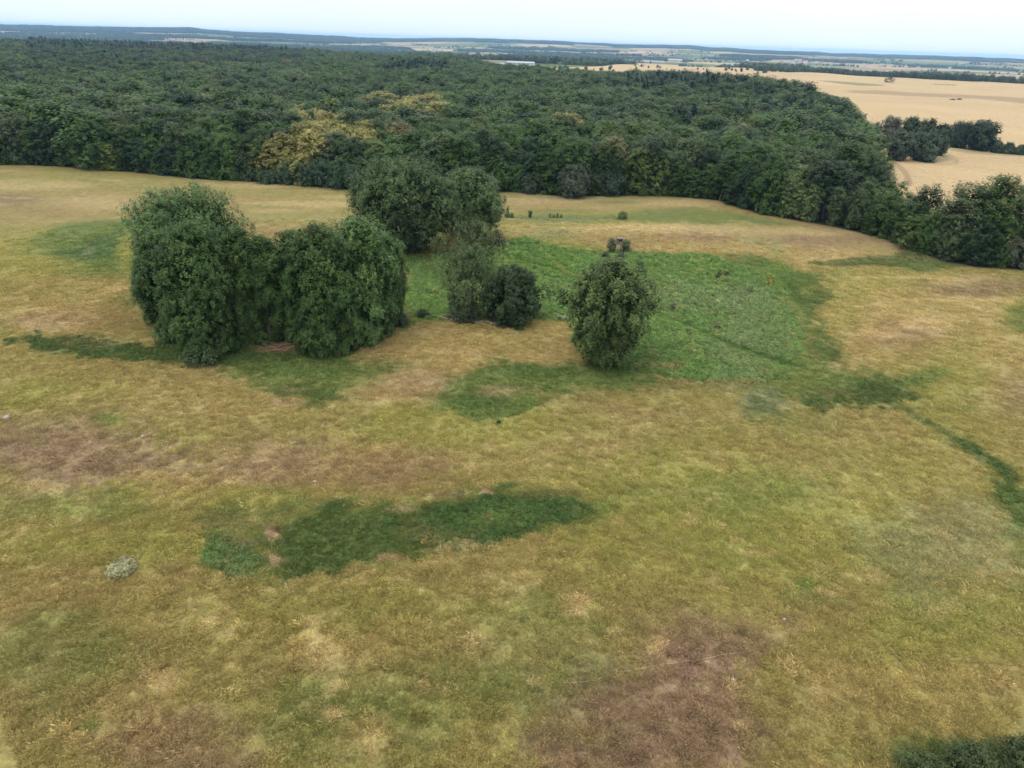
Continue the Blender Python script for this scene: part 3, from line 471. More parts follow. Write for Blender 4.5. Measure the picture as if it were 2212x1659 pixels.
# positions
pts = []
P = FOREST; s = 10.2
gx, gy = np.meshgrid(np.arange(-1500, 800, s), np.arange(150, 1900, s*.87)); gx = gx+(np.arange(gx.shape[0])[:, None] % 2)*s/2
gx = gx.ravel()+rng.uniform(-2.6, 2.6, gx.size); gy = gy.ravel()+rng.uniform(-2.6, 2.6, gy.size)
q = (abs(gx) < gy*.82+40); gx, gy = gx[q], gy[q]; sd_ = sdist(gx, gy, P); q = sd_ > 5.5; gx, gy, sd_ = gx[q], gy[q], sd_[q]
front = P[:27]; ex = []
seg = np.hypot(*np.diff(front, axis=0).T); cum = np.concatenate([[0], np.cumsum(seg)])
for d_ in np.arange(3, cum[-1], 6.2):
    x_ = np.interp(d_, cum, front[:, 0]); y_ = np.interp(d_, cum, front[:, 1]); ex.append((x_+rng.uniform(-1, 1), y_+3.+rng.uniform(-.6, 1.6)))
ex = np.array(ex); AX = np.concatenate([ex[:, 0], gx]); AY = np.concatenate([ex[:, 1], gy]); ED = np.concatenate([np.full(len(ex), 2.), sd_])
AZ = zt(AX, AY); n = len(AX)
hgt = 20.0*(.89+.1*fbm(AX, AY, 60, 3, 71)+.1*rng.normal(size=n).clip(-1.6, 1.8))
fdist = ldist(AX, AY, front); beltm = ss(62, 112, AX)*(1-ss(250, 262, AY+AX*.0)); hgt = hgt*(1-.2*beltm+.1*beltm*rng.normal(size=n).clip(-1.3, 1.6)); hgt = np.where(ED == 2., hgt*np.where(beltm > .5, rng.uniform(.7, .95, n), rng.uniform(.5, .95, n)), hgt)
hgt += 1.5*ss(250, 500, np.hypot(AX, AY))
tx, ty = project(AX, AY, AZ+hgt*.85); vis = (tx > -60) & (tx < 2275)
dist = np.hypot(AX, AY)
def inel(cx, cy, rx, ry): return ((tx-cx)/rx)**2+((ty-cy)/ry)**2 < 1
base = np.array([.047, .089, .02]); TI = np.tile(base, (n, 1)); nz = fbm(AX, AY, 45, 3, 81); nz2 = fbm(AX, AY, 160, 3, 82)
TI *= (1+.28*nz+.22*nz2+.18*rng.normal(size=n))[:, None].clip(.45, 1.7)
u = rng.random(n); cls = np.full(n, 1)
def setc(mask, c, k): TI[mask] = np.array(c)*rng.uniform(.82, 1.18, (mask.sum(), 1)); cls[mask] = k
setc(u < .16, (.072, .105, .042), 2); setc((u > .16) & (u < .34), (.028, .053, .02), 0); setc((u > .34) & (u < .43), (.078, .115, .028), 3); setc((u > .43) & (u < .442), (.066, .082, .034), 4)
setc((u > .985), (.16, .15, .055), 5)
setc((u < .6) & (ty > 85) & (ty < 138) & (tx > 60) & (tx < 650) & (dist > 700), (.032, .05, .028), 0)
setc((u < .6) & (abs(ty-155-(tx-540)*-.02) < 9) & (tx > 400) & (tx < 700), (.075, .12, .045), 2)
setc((u < .5) & (tx > 650) & (tx < 1300) & (ty > 118) & (ty < 175), (.066, .108, .032), 1)
tan = inel(865, 224, 95, 20) | (inel(640, 310, 55, 45) & (dist < 420)) | inel(690, 262, 60, 24) | inel(750, 285, 50, 20) | inel(935, 250, 20, 10) | inel(1212, 265, 9, 9) | inel(935, 232, 30, 12)
setc(tan & (u > .38), (.25, .235, .07), 6)
yg = inel(200, 320, 75, 45) | inel(60, 330, 50, 30) | inel(572, 290, 32, 30)
setc(yg & (ED < 18) & (u < .75), (.12, .16, .032), 3)
setc(inel(1760, 385, 45, 35) & (ED < 20), (.105, .15, .05), 3); setc(inel(1840, 270, 45, 30) & (u < .5), (.07, .115, .045), 1); setc(inel(1025, 345, 24, 40) & (ED < 20), (.095, .13, .062), 2)
con = ((abs(ty-143) < 8) & (tx > 830) & (tx < 975) & (u < .8)) | (inel(1480, 178, 130, 16) & (u < .5)) | (inel(1640, 230, 120, 26) & (u < .35)) | (inel(940, 340, 40, 30) & (u < .5)) | ((u > .96) & (ED > 30) & (u < .975)) | ((ty > 85) & (ty < 110) & (tx > 60) & (tx < 620) & (u < .4) & (dist > 700))
setc(con, (.027, .05, .032), 7)
kd = np.where(con, 'conif', np.where(ED < 9, 'edge', 'deep')).astype(object)
r_ = rng.random(n); kd[(kd == 'deep') & (r_ < .12)] = 'tall'; kd[(kd == 'edge') & (r_ < .10)] = 'tall'; kd[(kd != 'conif') & (r_ > .955)] = 'thin'
cnt = {'edge': 5, 'deep': 5, 'tall': 2, 'thin': 1, 'conif': 2}; ki = rng.integers(0, 99, n)
order = np.argsort(np.where(vis & (ty < 640), dist-12*(ED == 2.)-6*tan, 1e9)); IND = order[:276]; isind = np.zeros(n, bool); isind[IND] = True
CN = {0: 'dark green', 1: 'mid green', 2: 'grey green', 3: 'yellow green', 4: 'dull olive', 5: 'straw yellow', 6: 'tan blossomed', 7: 'blue green'}
SH = {'edge': 'low-leafed tree', 'deep': 'round-topped tree', 'tall': 'slender tree', 'thin': 'bare-stemmed tree', 'conif': 'conifer'}
def where(x):
    for lim, s_ in [(110, 'at the left picture edge'), (290, 'left of the poplar clump'), (430, 'above the tallest poplar'), (560, 'above the gap before the hedge'), (680, 'above the dark hedge left half'), (800, 'above the dark hedge right half'),
                    (960, 'behind the big round tree'), (1090, 'behind the paler round tree'), (1200, 'above the saplings'), (1290, 'behind the grey bush'), (1400, 'above the bright bush'), (1550, 'above the green strip'), (1660, 'where the edge bends down'), (1770, 'above the straw slope'), (1905, 'at the forest right corner'), (2010, 'in the belt left part'), (2110, 'in the belt middle')]:
        if x < lim: return s_
    return 'in the belt right end'
rowof = lambda e_, f_: 'edge row' if e_ == 2. else ('second row' if f_ < 12 else ('third row' if f_ < 20 else ('fourth row' if f_ < 29 else 'deeper rows')))
keys = {}
for i in IND: keys.setdefault((CN[cls[i]], SH[kd[i]], rowof(ED[i], fdist[i]), where(tx[i])), []).append(i)
ordn = ['', 'second', 'third', 'fourth', 'fifth', 'sixth', 'seventh', 'eighth', 'ninth', 'tenth', 'eleventh', 'twelfth']
for (c_, sh, rw, wh), ids in keys.items():
    ids.sort(key=lambda i: tx[i])
    for j, i in enumerate(ids):
        lb = f"{c_} {sh}, forest {rw}, {wh}" + ('' if len(ids) == 1 else (', leftmost' if j == 0 else (', rightmost' if j == len(ids)-1 else f", {ordn[min(j, 11)]} from left")))
        key = kd[i]+str(ki[i] % cnt[kd[i]]); cm, tm, H0 = KIND[key]; sc_ = hgt[i]/H0; wsc = max(sc_, .62)*rng.uniform(1.2, 1.7)*(1-.06*beltm[i])
        t = empty('spruce_tree' if kd[i] == 'conif' else 'forest_tree', AX[i], AY[i], float(AZ[i])-.1, rng.uniform(0, 6.28), (wsc, wsc, sc_))
        tag(t, lb, 'tree', 'trees along the near side of the forest'); a = link('crown', cm, t); a.color = (*(TI[i]*TK), 1); link('trunk', tm, t)

# masses: instanced point clouds
def proto_col(name, meshes):
    col = bpy.data.collections.new(name)
    for i, me in enumerate(meshes): col.objects.link(bpy.data.objects.new('%s_%02d' % (name, i), me))
    return col
def mass(name, X, Y, Z_, rot, scl, tint, idx, col, label, cat, ):
    n = len(X); me = bpy.data.meshes.new(name); me.vertices.add(n); me.vertices.foreach_set('co', np.stack([X, Y, Z_], 1).astype(np.float32).ravel())
    for an, typ, dat, key in (('rot', 'FLOAT_VECTOR', rot, 'vector'), ('scl', 'FLOAT_VECTOR', scl, 'vector'), ('tint', 'FLOAT_COLOR', np.hstack([tint, np.ones((n, 1))]), 'color'), ('idx', 'INT', idx, 'value')):
        a = me.attributes.new(an, typ, 'POINT'); a.data.foreach_set(key, np.ascontiguousarray(dat, np.int32 if typ == 'INT' else np.float32).ravel())
    o = link(name, me); g = bpy.data.node_groups.new(name+'_scatter', 'GeometryNodeTree')
    g.interface.new_socket('Geometry', in_out='INPUT', socket_type='NodeSocketGeometry'); g.interface.new_socket('Geometry', in_out='OUTPUT', socket_type='NodeSocketGeometry')
    gi = g.nodes.new('NodeGroupInput'); go = g.nodes.new('NodeGroupOutput'); ip = g.nodes.new('GeometryNodeInstanceOnPoints'); ci = g.nodes.new('GeometryNodeCollectionInfo')
    ci.inputs['Collection'].default_value = col; ci.inputs['Separate Children'].default_value = True; ci.inputs['Reset Children'].default_value = True
    g.links.new(gi.outputs[0], ip.inputs['Points']); g.links.new(ci.outputs[0], ip.inputs['Instance']); ip.inputs['Pick Instance'].default_value = True
    for an, typ, sk in (('idx', 'INT', 'Instance Index'), ('rot', 'FLOAT_VECTOR', 'Rotation'), ('scl', 'FLOAT_VECTOR', 'Scale')):
        na = g.nodes.new('GeometryNodeInputNamedAttribute'); na.data_type = typ; na.inputs['Name'].default_value = an
        out = [s_ for s_ in na.outputs if s_.enabled and s_.name == 'Attribute'][0]; g.links.new(out, ip.inputs[sk])
    g.links.new(ip.outputs[0], go.inputs[0]); md = o.modifiers.new('scatter', 'NODES'); md.node_group = g
    tag(o, label, cat, kind='stuff'); return o
def lod(seed, H_, R_, prof, nl, nsp, nlf, leaf, **k): return crown_mesh('mass_crown', seed, H_, R_, prof, nl, nsp, nlf, leaf, mat=M_LEAFI, jit=.2, **k)[0]
FM = [lod(400+i, 20, 5.6+.5*(i % 3), HIGH, 36, 10, 9, .62, lobe=.38) for i in range(6)]+[lod(410, 20, 5.4, DOME, 34, 9, 6, .8, lobe=.38), lod(411, 22, 4.4, OVAL, 30, 9, 6, .8, lobe=.36), lod(412, 22, 3.6, CONE, 60, 6, 5, .7, lobe=.28, up=0), lod(413, 24, 3.6, CONE, 60, 6, 5, .7, lobe=.28, up=0)]
q = ~isind & (tx > -250) & (tx < 2450); n2 = q.sum()
ix = np.where(kd[q] == 'conif', 8+ki[q] % 2, np.where(kd[q] == 'edge', 6, np.where(kd[q] == 'tall', 7, ki[q] % 6)))
sc_ = hgt[q]/20; wsc = np.maximum(sc_, .7)*rng.uniform(1.25, 1.8, n2)
mass('forest', AX[q], AY[q], AZ[q], np.stack([np.zeros(n2)]*2+[rng.uniform(0, 6.28, n2)], 1), np.stack([wsc, wsc, sc_], 1), TI[q]*TK, ix, proto_col('forest_kinds', FM), 'wide deciduous forest stretching back to the skyline behind its front rows', 'forest')
# valley: hedges, copses, wooded hills
def clump(seed):
    g = np.random.default_rng(seed); VV = []; FF = []; vv = []; o = 0
    for k_ in range(7):
        V, Fq, v, _ = crown(seed*10+k_, g.uniform(11, 17), g.uniform(5.5, 8.5), ROUND, 14, 4, 2, 2.6, lobe=.4); a, b = g.uniform(-17, 17, 2); V[:, 0] += a; V[:, 1] += b
        VV.append(V); FF.append(Fq+o); vv.append(v); o += len(V)
    return mesh_from('copse', np.vstack(VV), np.vstack(FF), M_LEAFI, {'v': ('FACE', 'FLOAT', np.concatenate(vv))})
VM = [clump(51), clump(52), clump(53), lod(54, 13, 6, ROUND, 18, 6, 4, 1.5), lod(55, 11, 5, ROUND, 18, 6, 4, 1.5)]
def sector(n_, r1, r2, h_=.82): a = rng.uniform(-h_, h_, n_); r = np.sqrt(rng.uniform(r1*r1, r2*r2, n_)); return np.sin(a)*r, np.cos(a)*r
x1, y1 = sector(90000, 1000, 12500); e1, h1, wd1 = farcell(x1, y1); gcol(np.array([0.]), np.array([50.])); q1 = wd1 & (sdist(x1, y1, P) < -20) & (sdist(x1, y1, WP) < -10)
x2, y2 = sector(240000, 1000, 8000); e2, h2, _ = farcell(x2, y2); q2 = (e2 < 9) & (fbm(x2, y2, 260, 3, 91) > .05) & (sdist(x2, y2, P) < -20) & (sdist(x2, y2, WP) < -10)
x1, y1, x2, y2 = x1[q1], y1[q1], x2[q2], y2[q2]
# belt beyond the wheat and bushes scattered in the fields
bl = poly_w([(1630, 153), (1700, 156), (1800, 159), (1900, 166), (2000, 171), (2100, 176), (2300, 180)]); x3 = []
for d_ in range(900):
    t_ = rng.random()*(len(bl)-1); i_ = int(t_); p_ = bl[i_]+(bl[i_+1]-bl[i_])*(t_-i_); x3.append(p_*(1+(rng.random()**1.5)*.09*(1+.8*math.sin(t_*2.3))))
x3 = np.array(x3)
sm = [at(*p) for p in [(1200, 152), (1215, 151), (1228, 153), (1260, 152), (1290, 150), (1300, 150), (1330, 147), (1350, 148), (1402, 146), (1408, 146), (1440, 152), (1240, 147), (1450, 150), (1180, 150), (1360, 143), (1372, 143), (1500, 150), (1530, 150), (1560, 152), (1575, 152), (1590, 150), (1600, 153), (1620, 153), (1655, 158), (1665, 158), (1320, 154)] for _ in range(4)][::2]
x4 = np.array(sm)+rng.normal(0, 16, (len(sm), 2))
X = np.concatenate([x1, x2, x3[:, 0], x4[:, 0]]); Y = np.concatenate([y1, y2, x3[:, 1], x4[:, 1]]); n3 = len(X)
ix = np.concatenate([rng.integers(0, 3, len(x1)), rng.integers(3, 5, len(x2)+len(x3)+len(x4))]); sc_ = rng.uniform(.65, 1.15, n3); sc_[-len(x4):] *= rng.uniform(.25, .9, len(x4))
tn = np.array([.05, .075, .04])*(1+.3*fbm(X, Y, 300, 3, 92)+.2*rng.normal(size=n3))[:, None].clip(.5, 1.6)
mass('distant_woodland', X, Y, zt(X, Y)-.5, np.stack([np.zeros(n3)]*2+[rng.uniform(0, 6.28, n3)], 1), np.stack([sc_*1.05, sc_*1.05, sc_], 1), tn, ix, proto_col('woodland_kinds', VM), 'hazy hedges, copses and wooded hills across the far valley', 'woodland')
print('forest', n2, 'valley', n3)

# ---------------------------------------------------------------- ground
th_ = np.concatenate([np.arange(-180, -60, 4), np.arange(-60, -44, .8), np.arange(-44, 44, .125), np.arange(44, 60, .8), np.arange(60, 180, 4)])*math.pi/180
rr_ = np.concatenate([[.5, 8, 16, 24], np.geomspace(30, 330, 460), np.geomspace(333, 3200, 300), np.geomspace(3220, 26000, 220)])
TT, RG = np.meshgrid(th_, rr_); X = (np.sin(TT)*RG).ravel(); Y = (np.cos(TT)*RG).ravel(); nth = len(th_); nr = len(rr_)
colr, bump = gcol(X, Y); Zg = zt(X, Y); rg = RG.ravel(); colr *= (.92-.18*ss(150, 240, rg))[:, None]     # darkened with distance: shade among tussocks painted into the ground where they thin out
bz = np.where(rg < 420)[0]; nb = fbm(X[bz], Y[bz], 1.7, 4, 95)*.6+fbm(X[bz], Y[bz], .6, 2, 96)*.4
Zg[bz] += bump[bz]*nb*1.6*(1-ss(300, 400, rg[bz]))
i = np.arange(nr-1)[:, None]*nth+np.arange(nth)[None]; j = np.arange(nr-1)[:, None]*nth+(np.arange(nth)[None]+1) % nth
FQ = np.stack([i, j, j+nth, i+nth], -1).reshape(-1, 4)[:, ::-1]
t = NT('ground'); at_ = t.n('ShaderNodeAttribute', attribute_name='col'); tcn = t.n('ShaderNodeTexCoord')
def noise(sc, det=5, ro=.6): 
    n_ = t.n('ShaderNodeTexNoise', i_Scale=sc, i_Detail=float(det), i_Roughness=ro); t.l(tcn.outputs['Object'], n_.inputs['Vector']); return n_.outputs[0]
def mrange(v, a, b, c, d): o = t.n('ShaderNodeMapRange'); [setattr(o.inputs[k_], 'default_value', val) for k_, val in zip((1, 2, 3, 4), (a, b, c, d))]; t.l(v, o.inputs[0]); return o.outputs[0]
def scale(c, v): o = t.n('ShaderNodeVectorMath', operation='SCALE'); t.l(c, o.inputs[0]); t.l(v, o.inputs['Scale']); return o.outputs[0]
n1 = noise(2.2); n2_ = noise(.45); n3_ = noise(9., 3)
c = scale(at_.outputs['Color'], mrange(n1, .3, .7, .72, 1.28)); c = scale(c, mrange(n2_, .3, .7, .84, 1.16)); c = scale(c, mrange(n3_, .3, .7, .85, 1.15))
hs = t.n('ShaderNodeHueSaturation'); t.l(mrange(noise(.9), .3, .7, .487, .513), hs.inputs['Hue']); t.l(c, hs.inputs['Color'])
t.l(hs.outputs[0], t.b.inputs['Base Color']); t.b.inputs['Roughness'].default_value = .95; t.b.inputs['Specular IOR Level'].default_value = .1
bm = t.n('ShaderNodeBump', i_Strength=.55, i_Distance=.12); t.l(n1, bm.inputs['Height']); t.l(bm.outputs[0], t.b.inputs['Normal'])
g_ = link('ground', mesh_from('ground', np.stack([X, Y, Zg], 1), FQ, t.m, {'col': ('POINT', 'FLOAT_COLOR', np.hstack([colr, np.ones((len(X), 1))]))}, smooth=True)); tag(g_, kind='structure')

# ---------------------------------------------------------------- grass tussocks
def tuft(seed, nb_, hgt_, wid, spread, lean):
    g = np.random.default_rng(seed); a = g.uniform(0, 6.28, nb_); rd = spread*np.sqrt(g.random(nb_)); b = np.stack([np.cos(a)*rd, np.sin(a)*rd, np.zeros(nb_)-.03], 1)
    h_ = hgt_*(.5+.7*g.random(nb_)); ld = np.stack([np.cos(a+g.normal(0, .8, nb_)), np.sin(a+g.normal(0, .8, nb_))], 1); ph = g.uniform(0, 6.28, nb_); s_ = np.stack([np.cos(ph), np.sin(ph), ph*0], 1)*wid/2
    V = np.empty((nb_, 4, 3)); mid = b.copy(); mid[:, :2] += ld*(h_*lean*.35)[:, None]; mid[:, 2] += h_*.6; tp_ = b.copy(); tp_[:, :2] += ld*(h_*lean)[:, None]+np.array([.1, .05])*lean; tp_[:, 2] += h_
    V[:, 0] = b-s_; V[:, 1] = b+s_; V[:, 2] = mid+s_*.8; V[:, 3] = tp_
    return mesh_from('tuft', V.reshape(-1, 3), np.arange(nb_*4).reshape(-1, 4), M_GRASS, {'v': ('FACE', 'FLOAT', g.random(nb_))})
M_GRASS = leaf_mat('grass_blades', 'inst', .4, .32)
TM = [tuft(1, 34, .13, .026, .42, 1.1), tuft(2, 34, .17, .026, .4, 1.2), tuft(3, 30, .2, .028, .36, .9), tuft(4, 34, .12, .03, .45, .9)]
TB = [tuft(5, 26, .26, .09, .8, 1.2), tuft(6, 26, .22, .1, .8, 1.)]
def herb(seed):
    V, Fq, v, _ = crown(seed, .34, .42, BUSH, 7, 5, 4, .15, lobe=.5, core=.1); return mesh_from('herb', V, Fq, M_GRASS, {'v': ('FACE', 'FLOAT', v)})
TH_ = [herb(61), herb(62), herb(63)]
gxs = []
for n_, ra, rb, big in ((95000, 33, 80, 0), (120000, 80, 150, 0), (90000, 150, 235, 1)):
    a, b = sector(n_, ra, rb, .78); gxs.append(np.stack([a, b, np.full(n_, big)], 1))
G = np.vstack(gxs); GX, GY, GB = G.T; gc, gb = gc0 = gcol(GX, GY); keep = (rng.random(len(GX)) > ss(170, 240, np.hypot(GX, GY))) & (sdist(GX, GY, P) < -1) & (rng.random(len(GX)) < .2+.5*ss(-.5, .3, fbm(GX, GY, 3.2, 4, 97)+gb*6)-.12*ss(.1, .16, (gc[:, 0]-gc[:, 1])*4*(gc[:, 2] > .06)))
GX, GY, GB, gc, gb = GX[keep], GY[keep], GB[keep], gc[keep], gb[keep]; n4 = len(GX)
gs = (.75+.5*rng.random(n4))*(1+.35*ss(.05, .2, gb))*(1+.25*ss(.12, .2, gc[:, 1])*(np.hypot(GX, GY) < 100)); gt = gc*2.0*(1+.16*rng.normal(size=n4).clip(-2, 2))[:, None]
hb = (gb > .07) & (GX*0+rng.random(n4) < ss(.05, .19, gb)*.62); gidx = np.where(GB > 0, 4+rng.integers(0, 2, n4), rng.integers(0, 4, n4)); gidx = np.where(hb, 6+rng.integers(0, 3, n4), gidx); gs = gs*np.where(hb, (.5+.5*ss(.05, .18, gb))*np.where(GB > 0, 1.3, 1.), 1)*(1+.35*fbm(GX, GY, 1.6, 3, 98).clip(-1, 1)); hj = fbm(GX, GY, 2.4, 4, 99); gt = gt*np.where(hb[:, None], .9+.0*gt+np.stack([.12*hj+.06*rng.normal(size=n4), .08*hj, .08*hj], 1), 1)
mass('grass', GX, GY, zt(GX, GY), np.stack([np.zeros(n4)]*2+[rng.uniform(0, 6.28, n4)], 1), np.stack([gs, gs, gs*(1+gb)], 1), gt.clip(.004, .8), gidx, proto_col('grass_kinds', TM+TB+TH_), 'dry and green meadow grass tussocks covering the near fields', 'grass')
print('grass', n4)

# ---------------------------------------------------------------- small things
def flatmat(name, c, ro=.8, met=0.):
    t_ = NT(name); no_ = t_.n('ShaderNodeTexNoise', i_Scale=3., i_Detail=6.); mr_ = t_.n('ShaderNodeMapRange'); mr_.inputs[3].default_value = .8; mr_.inputs[4].default_value = 1.15; t_.l(no_.outputs[0], mr_.inputs[0])
    cc = t_.n('ShaderNodeVectorMath', operation='SCALE'); cc.inputs[0].default_value = c; t_.l(mr_.outputs[0], cc.inputs['Scale']); t_.l(cc.outputs[0], t_.b.inputs['Base Color']); t_.b.inputs['Roughness'].default_value = ro; return t_.m
def box(cx, cy, cz, sx_, sy_, sz_): 
    V = np.array([[a, b, c_] for a in (-.5, .5) for b in (-.5, .5) for c_ in (-.5, .5)])*[sx_, sy_, sz_]+[cx, cy, cz]
    return V, np.array([[0, 1, 3, 2], [4, 6, 7, 5], [0, 4, 5, 1], [2, 3, 7, 6], [0, 2, 6, 4], [1, 5, 7, 3]])
def join(*ps):
    VV = []; FF = []; o = 0
    for V, Fq in ps: VV.append(V); FF.append(np.asarray(Fq)+o); o += len(V)
    return np.vstack(VV), np.vstack(FF)
def part(name, geo, mat, parent): return link(name, mesh_from(name, geo[0], geo[1], mat), parent)
M_WOOD = flatmat('weathered_wood', (.11, .09, .075)); M_ROOFF = flatmat('felt_roof', (.11, .1, .1)); M_STONE = flatmat('stone', (.24, .22, .19))
X_, Y_, z0, h_ = solve(1336, 546, 513)
hs_ = empty('hunting_stand', X_, Y_, z0, .25); tag(hs_, 'small weathered wooden hunting stand on legs between two bushes above the marsh', 'hunting stand')
ch = h_*.42; fl = h_-ch
part('cabin', join(box(0, 0, fl+.06, 1.3, 1.3, .1), box(0, .6, fl+ch*.45, 1.25, .05, ch*.8), box(-.6, 0, fl+ch*.45, .05, 1.15, ch*.8), box(.6, 0, fl+ch*.45, .05, 1.15, ch*.8), box(0, -.6, fl+ch*.25, 1.25, .05, ch*.45), box(0, -.6, fl+ch*.78, 1.25, .05, ch*.15)), M_WOOD, hs_)
part('roof', box(0, 0, fl+ch*.92, 1.6, 1.6, .08), M_ROOFF, hs_)
for a in (-1, 1):
    for b in (-1, 1):
        V, Fq = tubes([(np.array([[a*.85, b*.85, -.2], [a*.55, b*.55, fl]]), np.array([.07, .06]))]); part('leg', (V, Fq), M_WOOD, hs_)
V, Fq = tubes([(np.array([[x__, -1.3, -.1], [x__, -.62, fl+.1]]), np.array([.035, .035])) for x__ in (-.22, .22)]+[(np.array([[-.22, -1.3+.68*k_, -.1+(fl+.2)*k_], [.22, -1.3+.68*k_, -.1+(fl+.2)*k_]]), np.array([.025, .025])) for k_ in np.linspace(.1, .9, 6)]); part('ladder', (V, Fq), M_WOOD, hs_)
def branches(label, px, py, ln, n_, seed, mat=M_DEAD, name='fallen_branch', hh=.5):
    X_, Y_ = at(px, py); t_ = empty(name, X_, Y_); g = np.random.default_rng(seed); ps = []
    for _ in range(n_):
        a = g.normal(0, .5)+(math.pi if g.random() < .4 else 0); l_ = ln*g.uniform(.4, 1); s0 = np.array([g.uniform(-.4, .4)*ln, g.uniform(-.25, .25)*ln, .1]); tt_ = np.linspace(0, 1, 6)[:, None]
        e0 = s0+np.array([math.cos(a)*l_, math.sin(a)*l_*.6, g.uniform(.1, hh)*l_]); p_ = s0*(1-tt_)+e0*tt_+np.sin(tt_*3.1)*g.normal(0, .08*l_, 3); ps.append((p_, .13-.1*tt_[:, 0]))
    V, Fq = tubes(ps, 5); me = mesh_from(name, V, Fq, mat, smooth=True); t_.name = 'tmp'; bpy.data.objects.remove(t_); o = link(name, me); o.location = (X_, Y_, float(zt(np.array([X_]), np.array([Y_]))[0])); tag(o, label, 'branches'); return o
branches('pale fallen branches at the foot of the right poplars', 712, 766, 3.2, 8, 1)
branches('long bleached branches lying along the top of the tan mound', 985, 692, 4.5, 8, 2, hh=.25); branches('bleached branches on the mound below the thicket', 1045, 697, 4.5, 8, 3, hh=.2)
branches('small pale broken branch heap left of the lone poplar', 1214, 690, 2., 7, 4, hh=.8); branches('rusty dead brushwood in the gap of the poplar clump', 600, 756, 3.6, 26, 5, flatmat('rusty_twigs', (.14, .075, .045)), 'brushwood', .45)
for i_, (px, b_, tp_, r_b, lb) in enumerate([(1063, 412, 368, .2, 'tall thin pale dead trunk before the forest edge'), (1069, 418, 404, .38, 'short thick broken pale trunk beside the tall dead one'), (1855, 452, 408, .3, 'pale leaning bare trunk at the forest right corner')]):
    X_, Y_, z0, h_ = solve(px, b_, tp_); V, Fq = tubes([(np.array([[0, 0, -.2], [.1, 0, h_*.4], [.0, .1, h_*.75], [.15, 0, h_]]), np.array([r_b, r_b*.85, r_b*.7, r_b*.3])), (np.array([[.05, 0, h_*.6], [.5, 0, h_*.72], [.8, .1, h_*.85]]), np.array([.1, .07, .03]))])
    o = link('dead_trunk', mesh_from('dead_trunk', V, Fq, M_PALE, smooth=True)); o.location = (X_, Y_-4.5, z0); tag(o, lb, 'dead tree')
for i_, (px, py, s_, lb) in enumerate([(15, 903, .55, 'pale stone at the left picture edge'), (308, 943, .3, 'small pale stone on the bare brown patch at left'), (680, 1041, .26, 'pale stone on the brown bare strip above the hollow'), (622, 1062, .16, 'tiny stone left of the pale stone on the bare strip'), (1694, 1338, .22, 'white stone on the small purple patch'), (1583, 1469, .2, 'white stone on the bare ground below the trail'), (1482, 1610, .13, 'tiny white stone near the bottom on bare ground'), (1115, 1278, .14, 'tiny pale stone in the grass below the hollow'), (1600, 927, .12, 'tiny pale stone on the green slope')]):
    g = np.random.default_rng(i_+900); V, Fq = tubes([(np.array([[0, 0, -.05], [0, 0, .1], [.05, 0, .5], [.02, .02, .75], [0, 0, .8]])*s_, np.array([.7, .85, .7, .35, .02])*s_)], 8); V = V*(1+g.normal(0, .08, V.shape)); X_, Y_ = at(px, py)
    o = link('stone', mesh_from('stone', V, Fq, M_STONE, smooth=True)); o.location = (X_, Y_, float(zt(np.array([X_]), np.array([Y_]))[0])); tag(o, lb, 'stone', 'stones in the grass')
# trodden animal trail: draped ribbon
def trail(pts_, wid, c_, name='path'):
    Pw = poly_w(pts_); sg = np.hypot(*np.diff(Pw, axis=0).T); cu = np.concatenate([[0], np.cumsum(sg)]); d_ = np.arange(0, cu[-1], .35); x_ = np.interp(d_, cu, Pw[:, 0]); y_ = np.interp(d_, cu, Pw[:, 1])
    x_ = x_+.22*fbm(d_, d_*0, 2.2, 4, 5); y_ = y_+.22*fbm(d_, d_*0+7, 2.2, 4, 6); tx_, ty_ = np.gradient(x_), np.gradient(y_); l_ = np.hypot(tx_, ty_); w_ = wid*(.5+.4*fbm(d_, d_*0, 1.1, 3, 8).clip(-.9, 1)); V = []
    for s_ in (-1, 1): a_, b_ = x_-ty_/l_*w_*s_, y_+tx_/l_*w_*s_; V.append(np.stack([a_, b_, zt(a_, b_)+.06], 1))
    n_ = len(x_); ii = np.arange(n_-1); me = mesh_from(name, np.vstack(V), np.stack([ii, ii+1, ii+1+n_, ii+n_], 1), flatmat('trail_'+name, c_)); o = link(name, me); tag(o, kind='structure')
trail([(1215, 1478), (1290, 1473), (1340, 1453), (1420, 1440), (1480, 1430), (1560, 1415), (1625, 1407)], .085, tuple(lin(166, 146, 112)), 'path')
trail([(1700, 1403), (1790, 1405), (1900, 1412), (2010, 1424), (2110, 1432), (2240, 1442)], .1, tuple(lin(88, 78, 48)), 'path')

# ---------------------------------------------------------------- far buildings and lakes
def gable(Lx, W, hw, hr):
    wl = join(box(0, 0, hw/2-1, Lx, W, hw+2)); o = .6; x_, y_ = Lx/2+o, W/2+o
    V = np.array([[-x_, -y_, hw-.3], [x_, -y_, hw-.3], [x_, 0, hw+hr], [-x_, 0, hw+hr], [-x_, y_, hw-.3], [x_, y_, hw-.3], [-x_, -y_, hw-.7], [x_, -y_, hw-.7], [-x_, y_, hw-.7], [x_, y_, hw-.7]])
    return wl, (V, np.array([[0, 1, 2, 3], [3, 2, 5, 4], [6, 7, 1, 0], [4, 5, 9, 8], [0, 3, 4, 8], [1, 7, 9, 5], [6, 8, 9, 7]]))
MW = flatmat('white_render', (.45, .45, .44)); MG = flatmat('grey_sheet', (.27, .29, .33)); MR = flatmat('red_tiles', (.32, .12, .07)); MB_ = flatmat('tan_render', (.34, .28, .23)); MGL = flatmat('dark_glass', (.06, .07, .09), .3)
